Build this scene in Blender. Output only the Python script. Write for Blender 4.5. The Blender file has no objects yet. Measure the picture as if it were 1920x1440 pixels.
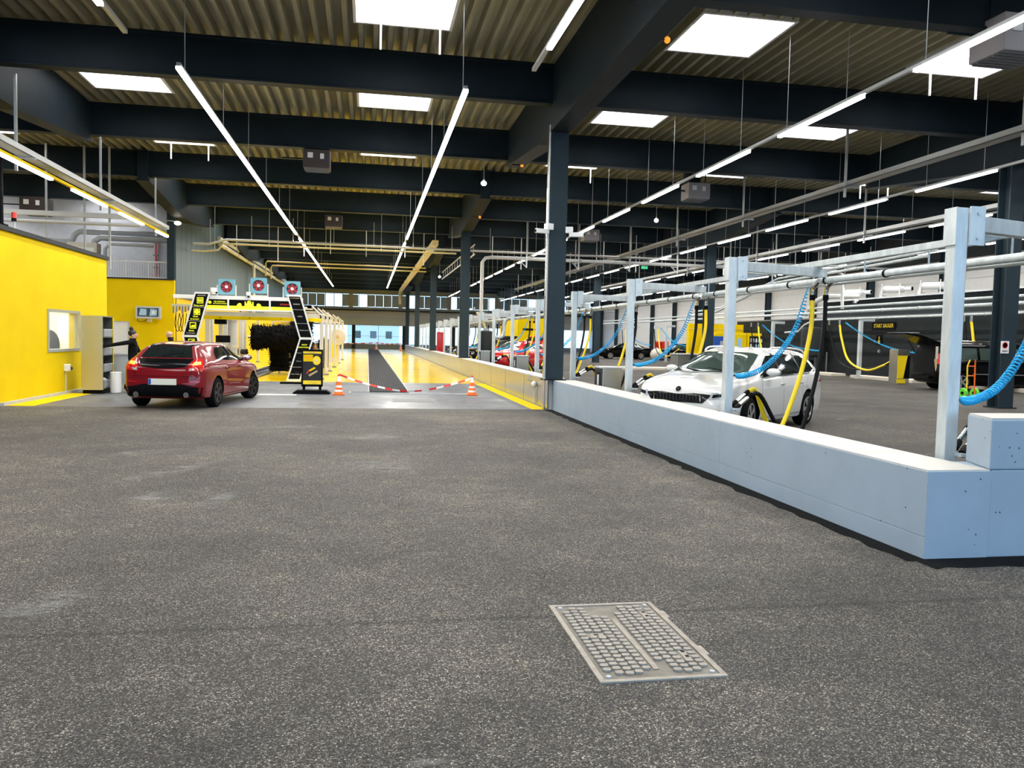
import bpy, bmesh, math, random
from math import sin, cos, pi, radians, sqrt
from mathutils import Vector, Matrix
from mathutils.bvhtree import BVHTree
random.seed(7)
S = bpy.context.scene
COL = S.collection
R = radians

# ------------------------------------------------------------------ camera
def look_cam():
    yaw, pitch, roll = R(10.19), R(3.2), R(1.276)
    f = Vector((sin(yaw)*cos(pitch), cos(yaw)*cos(pitch), -sin(pitch)))
    r = Vector((cos(yaw), -sin(yaw), 0)); u = r.cross(f)
    r2 = cos(roll)*r + sin(roll)*u; u2 = -sin(roll)*r + cos(roll)*u
    m = Matrix((r2, u2, -f)).transposed().to_4x4()
    m.translation = Vector((0, 0, 1.65))
    cd = bpy.data.cameras.new('camera'); cd.sensor_width = 36; cd.lens = 36*1510/1920
    cd.clip_end = 500; cd.clip_start = .05
    co = bpy.data.objects.new('camera', cd); co.matrix_world = m; COL.objects.link(co); S.camera = co
look_cam()
S.view_settings.view_transform = 'Standard'; S.view_settings.look = 'None'
S.view_settings.exposure = 0.55; S.view_settings.gamma = 1
S.view_settings.use_curve_mapping = False
S.cycles.use_denoising = True
S.cycles.max_bounces = 7; S.cycles.diffuse_bounces = 4; S.cycles.glossy_bounces = 3
S.cycles.transmission_bounces = 4; S.cycles.transparent_max_bounces = 6
S.cycles.caustics_reflective = False; S.cycles.caustics_refractive = False
S.cycles.sample_clamp_indirect = 6
# ------------------------------------------------------------------ sky
W = bpy.data.worlds.new('sky'); S.world = W; W.use_nodes = True
_n = W.node_tree.nodes; _l = W.node_tree.links
_bg = _n['Background']; _bg.inputs['Strength'].default_value = 2.2
_g = _n.new('ShaderNodeTexGradient'); _tc = _n.new('ShaderNodeTexCoord'); _mp = _n.new('ShaderNodeMapping')
_mp.inputs['Rotation'].default_value = (0, R(90), 0)
_cr = _n.new('ShaderNodeValToRGB'); _cr.color_ramp.elements[0].color = (.44, .70, 1, 1); _cr.color_ramp.elements[1].color = (.28, .52, 1, 1)
_cr.color_ramp.elements[0].position = .45
_l.new(_tc.outputs['Generated'], _mp.inputs[0]); _l.new(_mp.outputs[0], _g.inputs[0]); _l.new(_g.outputs[0], _cr.inputs[0]); _l.new(_cr.outputs[0], _bg.inputs[0])

def area(name, loc, sx, sy, watts, col=(1, 1, 1), rot=(0, 0, 0), parent=None, portal=False):
    d = bpy.data.lights.new(name, 'AREA'); d.shape = 'RECTANGLE'; d.size = sx; d.size_y = sy
    d.energy = watts; d.color = col
    if portal: d.cycles.is_portal = True
    o = bpy.data.objects.new(name, d); o.location = loc; o.rotation_euler = rot; COL.objects.link(o)
    if parent: o.parent = parent
    return o
# sampling portals in the open gate behind the camera and in the glazed far end (they guide sky light, they emit nothing)
area('gate_portal', (-1, -4.9, 3.2), 26, 6.4, 1, rot=(R(90), 0, R(0)), portal=True)
area('far_glazing_portal', (10, 103.3, 1.7), 38, 3, 1, rot=(R(-90), 0, 0), portal=True)

# ------------------------------------------------------------------ materials
MATS = {}
def new_mat(name):
    m = bpy.data.materials.new(name); m.use_nodes = True; MATS[name] = m
    return m, m.node_tree.nodes, m.node_tree.links, m.node_tree.nodes['Principled BSDF']
def coords(n, l, scale=(1, 1, 1)):
    tc = n.new('ShaderNodeTexCoord'); mp = n.new('ShaderNodeMapping'); mp.inputs['Scale'].default_value = scale
    l.new(tc.outputs['Object'], mp.inputs[0]); return mp.outputs[0]
def noise(n, l, vec, scale, detail=4, rough=.6):
    t = n.new('ShaderNodeTexNoise'); t.inputs['Scale'].default_value = scale; t.inputs['Detail'].default_value = detail
    t.inputs['Roughness'].default_value = rough; l.new(vec, t.inputs['Vector']); return t.outputs['Fac']
def ramp(n, l, fac, stops):
    r = n.new('ShaderNodeValToRGB'); e = r.color_ramp.elements
    while len(e) < len(stops): e.new(.5)
    for q, (p, c) in zip(e, stops):
        q.position = p; q.color = (*c, 1) if len(c) == 3 else c
    l.new(fac, r.inputs[0]); return r.outputs[0]
def mix(n, l, fac, a, b, mode='MIX'):
    m = n.new('ShaderNodeMix'); m.data_type = 'RGBA'; m.blend_type = mode
    for s, v in ((0, fac), (6, a), (7, b)):
        if hasattr(v, 'node'): l.new(v, m.inputs[s])
        else: m.inputs[s].default_value = v if s == 0 else (*v, 1)
    return m.outputs[2]
def grey(v): return (v, v, v)
def M(name, col, rough=.5, metal=0., var=0., vscale=3., bump=0., bscale=40., coat=0., emit=0., spec=.5, stretch=(1, 1, 1), rvar=0.):
    if name in MATS: return MATS[name]
    m, n, l, b = new_mat(name)
    b.inputs['Base Color'].default_value = (*col, 1); b.inputs['Roughness'].default_value = rough
    b.inputs['Metallic'].default_value = metal; b.inputs['Coat Weight'].default_value = coat
    b.inputs['Specular IOR Level'].default_value = spec
    b.inputs['Coat Roughness'].default_value = .05
    if emit:
        b.inputs['Emission Color'].default_value = (*col, 1); b.inputs['Emission Strength'].default_value = emit
    if var or bump or rvar:
        v = coords(n, l, stretch)
    if var:
        f = noise(n, l, v, vscale)
        l.new(ramp(n, l, f, [(.3, tuple(c*(1-var) for c in col)), (.7, tuple(min(1, c*(1+var)) for c in col))]), b.inputs['Base Color'])
    if rvar:
        f = noise(n, l, v, vscale*1.7)
        l.new(ramp(n, l, f, [(.35, grey(max(.02, rough-rvar))), (.65, grey(rough+rvar))]), b.inputs['Roughness'])
    if bump:
        bp = n.new('ShaderNodeBump'); bp.inputs['Strength'].default_value = bump; bp.inputs['Distance'].default_value = .01
        l.new(noise(n, l, v, bscale), bp.inputs['Height']); l.new(bp.outputs[0], b.inputs['Normal'])
    return m

SCUFFS = [(-1.25, 14.75, .8, .3, 20), (.1, 13.3, .6, .45, 10), (.15, 10.3, .6, .6, 40), (-2.25, 10.1, .95, .24, 62), (-2.1, 8.4, .3, .4, 20), (-1.88, 5.2, .2, .45, -20), (-1.45, 8.3, .18, .4, -15), (-3.0, 11.6, .7, .25, 30)]
def asphalt(name, tone=1., warm=1.):
    m, n, l, b = new_mat(name)
    v = coords(n, l)
    vo = n.new('ShaderNodeTexVoronoi'); vo.inputs['Scale'].default_value = 135; l.new(v, vo.inputs['Vector'])
    sp = n.new('ShaderNodeSeparateColor'); l.new(vo.outputs['Color'], sp.inputs[0])
    t = tone
    stones = ramp(n, l, sp.outputs[0], [(0, (.035*t, .035*t, .035*t)), (.5, (.085*t, .082*t, .078*t)), (.85, (.19*t, .183*t, .172*t)), (1, (.42*t, .405*t, .38*t))])
    ve = n.new('ShaderNodeTexVoronoi'); ve.feature = 'DISTANCE_TO_EDGE'; ve.inputs['Scale'].default_value = 135; l.new(v, ve.inputs['Vector'])
    stones = mix(n, l, 1., stones, ramp(n, l, ve.outputs['Distance'], [(.03, (.22, .21, .20)), (.2, (1.08, 1.04, .97))]), 'MULTIPLY')
    big = noise(n, l, v, .35, 6, .65)
    mid = noise(n, l, v, 2.2, 5, .7)
    tonemap = ramp(n, l, big, [(.28, grey(.5)), (.5, (.98, .96, .93)), (.72, (1.6, 1.52, 1.42))])
    c1 = mix(n, l, 1., stones, tonemap, 'MULTIPLY')
    c2 = mix(n, l, .8, c1, ramp(n, l, mid, [(.28, grey(.55)), (.5, grey(.95)), (.72, (1.6, 1.56, 1.48))]), 'MULTIPLY')
    # pale scuffs left by tyres and dried wash water
    v2 = coords(n, l, (.55, 1.6, 1))
    st = noise(n, l, v2, 1.6, 6, .75); st2 = noise(n, l, v, .5, 2)
    sm = n.new('ShaderNodeMath'); sm.operation = 'MULTIPLY'
    l.new(ramp(n, l, st, [(.6, grey(0)), (.72, grey(1))]), sm.inputs[0]); l.new(ramp(n, l, st2, [(.5, grey(0)), (.68, grey(1))]), sm.inputs[1])
    sm2 = n.new('ShaderNodeMath'); sm2.operation = 'MULTIPLY'; sm2.inputs[1].default_value = .75; l.new(sm.outputs[0], sm2.inputs[0])
    c3 = mix(n, l, sm2.outputs[0], c2, (.36, .35, .33))
    # scuffs where cars turned towards the tunnel
    acc = None; tcs = n.new('ShaderNodeTexCoord')
    for x, y, a, b_, r in SCUFFS:
        mp = n.new('ShaderNodeMapping'); mp.vector_type = 'TEXTURE'; mp.inputs['Location'].default_value = (x, y, 0); mp.inputs['Rotation'].default_value = (0, 0, R(r)); mp.inputs['Scale'].default_value = (a, b_, 1)
        l.new(tcs.outputs['Object'], mp.inputs[0]); ln = n.new('ShaderNodeVectorMath'); ln.operation = 'LENGTH'; l.new(mp.outputs[0], ln.inputs[0])
        q = ramp(n, l, ln.outputs['Value'], [(.15, grey(1)), (1, grey(0))])
        if acc is None: acc = q
        else:
            mx = n.new('ShaderNodeMath'); mx.operation = 'MAXIMUM'; l.new(acc, mx.inputs[0]); l.new(q, mx.inputs[1]); acc = mx.outputs[0]
    s3 = n.new('ShaderNodeMath'); s3.operation = 'MULTIPLY'; l.new(acc, s3.inputs[0]); l.new(ramp(n, l, noise(n, l, coords(n, l, (1, 1.8, 1)), 3.2, 7, .8), [(.44, grey(0)), (.66, grey(.6))]), s3.inputs[1])
    c3 = mix(n, l, s3.outputs[0], c3, (.40, .395, .38))
    # paving joint running across the lane
    tc = n.new('ShaderNodeTexCoord'); sx = n.new('ShaderNodeSeparateXYZ'); l.new(tc.outputs['Object'], sx.inputs[0])
    wob = n.new('ShaderNodeMath'); wob.operation = 'MULTIPLY_ADD'; wob.inputs[1].default_value = .09
    l.new(mid, wob.inputs[0]); l.new(sx.outputs['Y'], wob.inputs[2])
    d = n.new('ShaderNodeMath'); d.operation = 'SUBTRACT'; d.inputs[1].default_value = 4.66; l.new(wob.outputs[0], d.inputs[0])
    ab = n.new('ShaderNodeMath'); ab.operation = 'ABSOLUTE'; l.new(d.outputs[0], ab.inputs[0])
    j = ramp(n, l, ab.outputs[0], [(0, grey(.5)), (.012, grey(.75)), (.05, grey(1))])
    c4 = mix(n, l, 1., c3, j, 'MULTIPLY')
    l.new(c4, b.inputs['Base Color'])
    l.new(ramp(n, l, mid, [(.3, grey(.62)), (.7, grey(.9))]), b.inputs['Roughness'])
    b.inputs['Specular IOR Level'].default_value = .35
    bp = n.new('ShaderNodeBump'); bp.inputs['Strength'].default_value = .9; bp.inputs['Distance'].default_value = .008
    l.new(vo.outputs['Distance'], bp.inputs['Height']); bp.invert = True; l.new(bp.outputs[0], b.inputs['Normal'])
    return m
def wet_floor(name, col, dry, dark=.8, wet=.05, bs=.05, sp=.3):
    m, n, l, b = new_mat(name); v = coords(n, l); b.inputs['Specular IOR Level'].default_value = sp
    f = noise(n, l, v, .6, 6, .65); g = noise(n, l, v, 7, 4)
    l.new(mix(n, l, .5, ramp(n, l, f, [(.3, tuple(c*dark for c in col)), (.7, col)]), ramp(n, l, g, [(.3, tuple(c*dark for c in col)), (.75, tuple(min(1, c*1.1) for c in col))])), b.inputs['Base Color'])
    l.new(ramp(n, l, f, [(.36, grey(wet)), (.5, grey((wet+dry)/2)), (.66, grey(dry))]), b.inputs['Roughness'])
    bp = n.new('ShaderNodeBump'); bp.inputs['Strength'].default_value = bs; bp.inputs['Distance'].default_value = .01
    l.new(noise(n, l, v, 3.5, 3), bp.inputs['Height']); l.new(bp.outputs[0], b.inputs['Normal'])
    return m
def pitted(name, col):
    m, n, l, b = new_mat(name); v = coords(n, l)
    f = noise(n, l, v, 1.5, 5)
    vo = n.new('ShaderNodeTexVoronoi'); vo.inputs['Scale'].default_value = 13; l.new(v, vo.inputs['Vector'])
    ns = noise(n, l, v, 3.1, 2)
    pit = ramp(n, l, vo.outputs['Distance'], [(.07, grey(.12)), (.12, grey(1))])
    gate = ramp(n, l, ns, [(.52, grey(0)), (.56, grey(1))])
    base = ramp(n, l, f, [(.3, tuple(c*.93 for c in col)), (.7, tuple(c*1.05 for c in col))])
    l.new(mix(n, l, gate, base, mix(n, l, 1., base, pit, 'MULTIPLY')), b.inputs['Base Color'])
    b.inputs['Roughness'].default_value = .62
    bp = n.new('ShaderNodeBump'); bp.inputs['Strength'].default_value = .15; bp.inputs['Distance'].default_value = .004
    l.new(noise(n, l, v, 25), bp.inputs['Height']); l.new(bp.outputs[0], b.inputs['Normal'])
    return m
def clear_glass(name, tint=(.85, .93, .95), opac=.15):
    m, n, l, b = new_mat(name)
    b.inputs['Base Color'].default_value = (*tint, 1); b.inputs['Roughness'].default_value = .03; b.inputs['Specular IOR Level'].default_value = .8
    tr = n.new('ShaderNodeBsdfTransparent'); tr.inputs[0].default_value = (*tint, 1)
    mx = n.new('ShaderNodeMixShader'); mx.inputs[0].default_value = opac
    l.new(tr.outputs[0], mx.inputs[1]); l.new(b.outputs[0], mx.inputs[2]); l.new(mx.outputs[0], n['Material Output'].inputs[0])
    return m
asphalt('asphalt', 1.38); asphalt('asphalt_bays', .9)
wet_floor('apron', (.125, .131, .142), .55, .85, .3, .02)
wet_floor('yellow_floor', (.82, .54, .0), .20, .97, .14, .004, .14)
pitted('painted_concrete', (.34, .42, .50))
clear_glass('glass', (.93, .97, .98), .06); clear_glass('grey_glass', (.62, .63, .58), .85); clear_glass('office_glass', (.85, .9, .88), .12)
M('steel_paint', (.010, .018, .024), .55, var=.18, vscale=1.2, spec=.15); M('steel_paint_lit', (.022, .038, .049), .55, var=.1, vscale=1.2, spec=.2)  # columns share the beam paint, lightened to put lamplight into the colour
M('deck', (.28, .268, .18), .5, .1, var=.12, vscale=.8)
M('yellow_paint', (.80, .575, .0), .75, var=.04, vscale=1.2, bump=.05, spec=.12)
M('yellow_block', (.78, .55, .0), .6, var=.08, vscale=2, spec=.15)
M('grey_panel', (.060, .098, .115), .5, 0, var=.22, vscale=.9, stretch=(1, 1, .3), spec=.35)
M('pale_panel', (.62, .61, .58), .5, var=.04)
M('dark_plaster', (.036, .041, .043), .9, spec=.05, var=.1)
M('pale_grey', (.48, .49, .48), .6, var=.06)
M('mezz_wall', (.58, .59, .62), .65, var=.08)
M('galv', (.60, .66, .68), .42, .35, var=.16, vscale=9, stretch=(1, 1, .25))
M('stainless', (.50, .50, .46), .25, .9)
M('chrome', (.82, .83, .84), .12, 1.)
M('cream', (.62, .59, .50), .45, var=.06)
M('white', (.83, .83, .82), .4)
M('white_gloss', (.86, .86, .85), .25, coat=.4)
M('black', (.003, .003, .0035), .6, spec=.08)
M('rubber', (.006, .006, .0065), .85, spec=.08, bump=.2, bscale=60)
M('black_gloss', (.003, .003, .004), .2, coat=.15, spec=.1)
M('dark_grey', (.030, .033, .035), .6, spec=.12)
M('mid_grey', (.22, .23, .24), .55, spec=.3)
M('light_grey', (.52, .54, .55), .5)
M('yellow', (.95, .70, .01), .4); M('sign_yellow', (.90, .95, .02), .4, emit=.25)
M('hose_yellow', (.95, .68, .01), .38); M('hose_black', (.004, .004, .0045), .4, spec=.15)
M('hose_blue', (.01, .42, .78), .25, coat=.3)
M('red', (.75, .03, .015), .4); M('orange', (.95, .16, .01), .45); M('signal_orange', (1, .25, .02), .4, emit=1.)
M('fan_blue', (.14, .36, .45), .45); M('fan_red', (.42, .015, .03), .45)
M('green', (.12, .65, .03), .45)
M('led', (1, .98, .92), .4, emit=10.); M('led_cool', (1, .95, .93), .4, emit=9.)
M('skypane', (.95, .97, 1.), .3, emit=6.)
M('lens', (1, .97, .9), .3, emit=6.)
M('screen', (.02, .04, .06), .2, emit=.5); M('screen_light', (.18, .27, .34), .2, emit=.6)
M('red_car', (.19, .0015, .005), .45, 0., coat=.9, spec=.15); M('red_car_small', (.65, .008, .012), .25, .1, coat=1.)
M('white_car', (.72, .71, .68), .28, coat=1.); M('black_car', (.0015, .0015, .002), .3, coat=.4, spec=.02)
M('car_glass', (.010, .014, .014), .04, spec=.8)
M('car_glass_green', (.05, .075, .065), .05, spec=.8)
M('lamp_red', (.55, .01, .01), .15, coat=.6); M('lamp_lit', (1, .10, .015), .2, emit=5.)
M('lamp_clear', (.55, .58, .6), .1, .3, coat=.5)
M('plate', (.85, .83, .70), .4); M('plate_blue', (.02, .10, .45), .4)
M('alu', (.62, .63, .64), .3, .8); M('rim_dark', (.012, .012, .013), .35, .3)
M('cast_iron', (.34, .30, .25), .6, .2, var=.2, vscale=14, bump=.2, bscale=120); M('cast_iron_dirty', (.20, .18, .145), .75, .05, var=.3, vscale=9, bump=.3, bscale=120)
M('grate', (.03, .032, .034), .6, .2, spec=.3)
M('skin', (.62, .36, .26), .5); M('cloth_black', (.006, .006, .007), .9, spec=.15, bump=.3, bscale=30); M('hair', (.012, .009, .008), .5)
M('wood', (.55, .40, .2), .6); M('crate', (.30, .32, .33), .5)
M('bristle', (.003, .003, .0035), .8, spec=.1)
M('paving', (.75, .76, .78), .8); M('curb', (.66, .60, .50), .7)
M('tray', (.55, .57, .57), .4, .4); M('pipe_white', (.66, .67, .66), .4); M('pipe_cream', (.72, .64, .36), .4)
M('pipe_grey', (.50, .52, .55), .5)
M('heater', (.05, .034, .032), .5); M('heater_grey', (.33, .31, .32), .5)
M('far_grey', (.55, .57, .54), .6); M('cap_lit', (.60, .57, .52), .7, var=.06, vscale=4); M('cover_grey', (.22, .225, .22), .8, spec=.05); M('joint_shade', (.005, .005, .005), .85, var=.4, vscale=20, spec=.1)  # wall cap holds light from above, joint strip holds contact shade
M('exit_green', (.02, .5, .2), .4, emit=1.)

# ------------------------------------------------------------------ mesh builder
class MB:
    def __init__(s): s.v = []; s.f = []; s.mi = []; s.cur = 0
    def add(s, vs, fs):
        o = len(s.v); s.v += [tuple(p) for p in vs]; s.f += [tuple(i+o for i in f) for f in fs]; s.mi += [s.cur]*len(fs); return s
    def box(s, x0, y0, z0, x1, y1, z1):
        return s.add([(x0, y0, z0), (x1, y0, z0), (x1, y1, z0), (x0, y1, z0), (x0, y0, z1), (x1, y0, z1), (x1, y1, z1), (x0, y1, z1)],
                     [(0, 3, 2, 1), (4, 5, 6, 7), (0, 1, 5, 4), (1, 2, 6, 5), (2, 3, 7, 6), (3, 0, 4, 7)])
    def cbox(s, c, d): return s.box(c[0]-d[0]/2, c[1]-d[1]/2, c[2]-d[2]/2, c[0]+d[0]/2, c[1]+d[1]/2, c[2]+d[2]/2)
    def obox(s, p0, p1, w, h, up=(0, 0, 1)):
        a = Vector(p0); b = Vector(p1); d = (b-a).normalized(); u = Vector(up)
        if abs(d.dot(u)) > .98: u = Vector((0, 1, 0))
        r = d.cross(u).normalized(); u = r.cross(d)
        r = r*w/2; u = u*h/2
        return s.add([a-r-u, a+r-u, a+r+u, a-r+u, b-r-u, b+r-u, b+r+u, b-r+u],
                     [(0, 1, 2, 3), (4, 7, 6, 5), (0, 4, 5, 1), (1, 5, 6, 2), (2, 6, 7, 3), (3, 7, 4, 0)])
    def cyl(s, p0, p1, r0, r1=None, n=12, caps=True):
        r1 = r0 if r1 is None else r1
        a = Vector(p0); b = Vector(p1); d = (b-a).normalized()
        u = Vector((0, 0, 1)) if abs(d.z) < .9 else Vector((1, 0, 0))
        x = d.cross(u).normalized(); y = d.cross(x)
        vs = [a+(x*cos(t)+y*sin(t))*r0 for t in (2*pi*i/n for i in range(n))]+[b+(x*cos(t)+y*sin(t))*r1 for t in (2*pi*i/n for i in range(n))]
        fs = [(i, i+n, (i+1) % n+n, (i+1) % n) for i in range(n)]
        if caps: fs += [tuple(range(n)), tuple(range(2*n-1, n-1, -1))]
        return s.add(vs, fs)
    def tube(s, pts, r, n=8, caps=True):
        P = [Vector(p) for p in pts]; m = len(P)
        rr = r if hasattr(r, '__len__') else [r]*m
        vs = []; prev = None
        for i, p in enumerate(P):
            d = (P[min(i+1, m-1)]-P[max(i-1, 0)]).normalized()
            if prev is None:
                u = Vector((0, 0, 1)) if abs(d.z) < .9 else Vector((1, 0, 0)); x = d.cross(u).normalized()
            else:
                x = (prev-d*prev.dot(d)); x = x.normalized() if x.length > 1e-6 else d.orthogonal().normalized()
            prev = x; y = d.cross(x)
            vs += [p+(x*cos(2*pi*k/n)+y*sin(2*pi*k/n))*rr[i] for k in range(n)]
        fs = [(i*n+k, (i+1)*n+k, (i+1)*n+(k+1) % n, i*n+(k+1) % n) for i in range(m-1) for k in range(n)]
        if caps: fs += [tuple(range(n)), tuple(range(m*n-1, (m-1)*n-1, -1))]
        return s.add(vs, fs)
    def prism(s, poly, axis, a, b):
        n = len(poly)
        def P(p, t): return {'x': (t, p[0], p[1]), 'y': (p[0], t, p[1]), 'z': (p[0], p[1], t)}[axis]
        return s.add([P(p, a) for p in poly]+[P(p, b) for p in poly], [tuple(range(n))[::-1], tuple(range(n, 2*n))]+[(i, (i+1) % n, (i+1) % n+n, i+n) for i in range(n)])
    def lathe(s, prof, c=(0, 0, 0), axis='z', n=20, wob=None):
        vs = []
        for r, h in prof:
            for k in range(n):
                t = 2*pi*k/n; q = r*(wob(k, h) if wob else 1); a, b_ = q*cos(t), q*sin(t)
                p = {'z': (a, b_, h), 'x': (h, a, b_), 'y': (a, h, b_)}[axis]
                vs.append((p[0]+c[0], p[1]+c[1], p[2]+c[2]))
        m = len(prof)
        return s.add(vs, [(i*n+k, i*n+(k+1) % n, (i+1)*n+(k+1) % n, (i+1)*n+k) for i in range(m-1) for k in range(n)]+[tuple(range(n))[::-1], tuple(range((m-1)*n, m*n))])
    def ell(s, c, rx, ry, rz, nu=14, nv=8):
        vs = []
        for j in range(nv+1):
            t = pi*j/nv
            for i in range(nu):
                p = 2*pi*i/nu; vs.append((c[0]+rx*sin(t)*cos(p), c[1]+ry*sin(t)*sin(p), c[2]+rz*cos(t)))
        return s.add(vs, [(j*nu+i, (j+1)*nu+i, (j+1)*nu+(i+1) % nu, j*nu+(i+1) % nu) for j in range(nv) for i in range(nu)])
    def ring(s, c, axis, ro, ri, a, b, n=24):
        return s.lathe([(ri, a), (ro, a), (ro, b), (ri, b), (ri, a)], c, axis, n)
    def xf(s, m, start=0):
        for i in range(start, len(s.v)): s.v[i] = tuple(m @ Vector(s.v[i]))
        return s
    def mesh(s, name, mat, smooth=False, bevel=0., merge=False):
        me = bpy.data.meshes.new(name); me.from_pydata(s.v, [], s.f)
        for q in (mat if isinstance(mat, (list, tuple)) else [mat]): me.materials.append(MATS[q])
        if isinstance(mat, (list, tuple)): me.polygons.foreach_set('material_index', s.mi)
        bm = bmesh.new(); bm.from_mesh(me)
        if merge: bmesh.ops.remove_doubles(bm, verts=bm.verts, dist=1e-5)
        if bevel: bmesh.ops.bevel(bm, geom=[e for e in bm.edges if len(e.link_faces) == 2 and e.calc_face_angle(0) > .6], offset=bevel, segments=2, affect='EDGES', profile=.6)
        bmesh.ops.recalc_face_normals(bm, faces=bm.faces)
        bm.to_mesh(me); bm.free()
        if smooth:
            me.polygons.foreach_set('use_smooth', [True]*len(me.polygons))
            try: me.set_sharp_from_angle(angle=R(40))
            except Exception: pass
        me.update(); return me
    def build(s, name, mat, parent=None, smooth=False, bevel=0., loc=None, merge=False):
        return put(name, s.mesh(name, mat, smooth, bevel, merge), parent, loc)
def put(name, me, parent=None, loc=None, rot=None):
    o = bpy.data.objects.new(name, me); COL.objects.link(o)
    if parent: o.parent = parent
    if loc is not None: o.location = loc
    if rot is not None: o.rotation_euler = rot
    return o
def tag(o, label, cat, group=None):
    o['label'] = label; o['category'] = cat
    if group: o['group'] = group
    return o
def thing(name, label, cat, loc=(0, 0, 0), rotz=0., group=None):
    o = bpy.data.objects.new(name, None); COL.objects.link(o); o.location = loc; o.rotation_euler = (0, 0, rotz)
    o.empty_display_size = .1
    return tag(o, label, cat, group)
def struct(o, label=None):
    o['kind'] = 'structure'
    if label: o['label'] = label
    return o
def stuff(o, label=None, cat=None):
    o['kind'] = 'stuff'
    if label: o['label'] = label
    if cat: o['category'] = cat
    return o
def dup(root, loc, rotz=None, label=None):
    r = root.copy(); COL.objects.link(r); r.location = loc
    if rotz is not None: r.rotation_euler = (0, 0, rotz)
    if label: r['label'] = label
    for ch in list(root.children):
        c = ch.copy(); COL.objects.link(c); c.parent = r
        for g in list(ch.children):
            d = g.copy(); COL.objects.link(d); d.parent = c
    return r
def text(name, s, size, mat, parent=None, loc=(0, 0, 0), rot=(R(90), 0, 0), align='CENTER', ext=.002, sx=1., shear=0.):
    cu = bpy.data.curves.new(name, 'FONT'); cu.body = s; cu.size = size; cu.align_x = align; cu.align_y = 'CENTER'; cu.extrude = ext
    cu.resolution_u = 2; cu.shear = shear
    cu.offset = size*.012
    t = bpy.data.objects.new(name, cu); COL.objects.link(t)
    dg = bpy.context.evaluated_depsgraph_get(); me = bpy.data.meshes.new_from_object(t.evaluated_get(dg))
    bpy.data.objects.remove(t); bpy.data.curves.remove(cu)
    me.name = name; me.materials.clear(); me.materials.append(MATS[mat])
    o = put(name, me, parent, loc, rot); o.scale = (sx, 1, 1); return o
def realize(o, name, keep=False):
    dg = bpy.context.evaluated_depsgraph_get(); dg.update()
    me = bpy.data.meshes.new_from_object(o.evaluated_get(dg)); me.name = name
    if not keep:
        bpy.data.objects.remove(o)
    return me
def bez(pts, n=10):
    P = [Vector(p) for p in pts]; P = [P[0]*2-P[1]]+P+[P[-1]*2-P[-2]]; out = []
    for i in range(1, len(P)-2):
        for k in range(n):
            t = k/n; a, b, c, d = P[i-1:i+3]
            out.append(.5*((2*b)+(c-a)*t+(2*a-5*b+4*c-d)*t*t+(3*b-a-3*c+d)*t**3))
    return out+[P[-2]]
ORD = ['nearest', 'second', 'third', 'fourth', 'fifth', 'sixth', 'seventh', 'eighth', 'ninth', 'tenth', 'eleventh', 'twelfth', 'thirteenth', 'fourteenth', 'fifteenth', 'sixteenth', 'seventeenth', 'eighteenth', 'nineteenth', 'twentieth']
BEAM = [18.5+6.1*k for k in range(-3, 14)]
FL = .12            # the vacuum bays lie a little higher than the lane
# ================================================================== floors
def slab(name, x0, y0, x1, y1, z, mat, label, t=.3):
    return struct(MB().box(x0, y0, z-t, x1, y1, z).build(name, mat), label)
slab('floor', -26, -40, 4.95, 18.55, 0, 'asphalt', 'dark grey asphalt driveway in front of the wash hall')
slab('floor_yard', 4.95, -40, 40, 5.7, 0, 'asphalt', 'dark asphalt beyond the end of the low wall')
slab('floor_bays', 4.62, 5.7, 29.2, 103.5, FL, 'asphalt_bays', 'raised asphalt floor of the vacuum bays', .42)
slab('floor_apron', -8.4, 18.55, 4.62, 28.9, 0, 'apron', 'wet grey concrete apron in front of the wash tunnel')
slab('floor_lane', -8.4, 28.9, 4.62, 103.5, 0, 'yellow_floor', 'glossy wet yellow floor of the wash lane')
slab('floor_mezzanine', -26, 23.5, -8.4, 103.5, 0, 'apron', None)
slab('floor_outside', -60, 103.5, 90, 190, -.02, 'paving', 'bright paving outside the far glazing')
# painted stripes lie on the apron
struct(MB().box(3.83, 18.56, .0, 4.18, 28.9, .004).build('trim_1', 'yellow_paint'), 'yellow stripe painted along the steel barrier')
struct(MB().prism([(-7.55, 18.6), (-7.0, 18.6), (-7.0, 22.4), (-7.55, 22.4)], 'z', 0, .004).build('trim_2', 'yellow_paint'), 'yellow stripe painted along the yellow wall')
struct(MB().box(-7.62, 18.5, 0, -7.52, 25.6, .07).build('baseboard_left', 'pale_grey'), 'pale skirting along the foot of the yellow wall')

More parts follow.
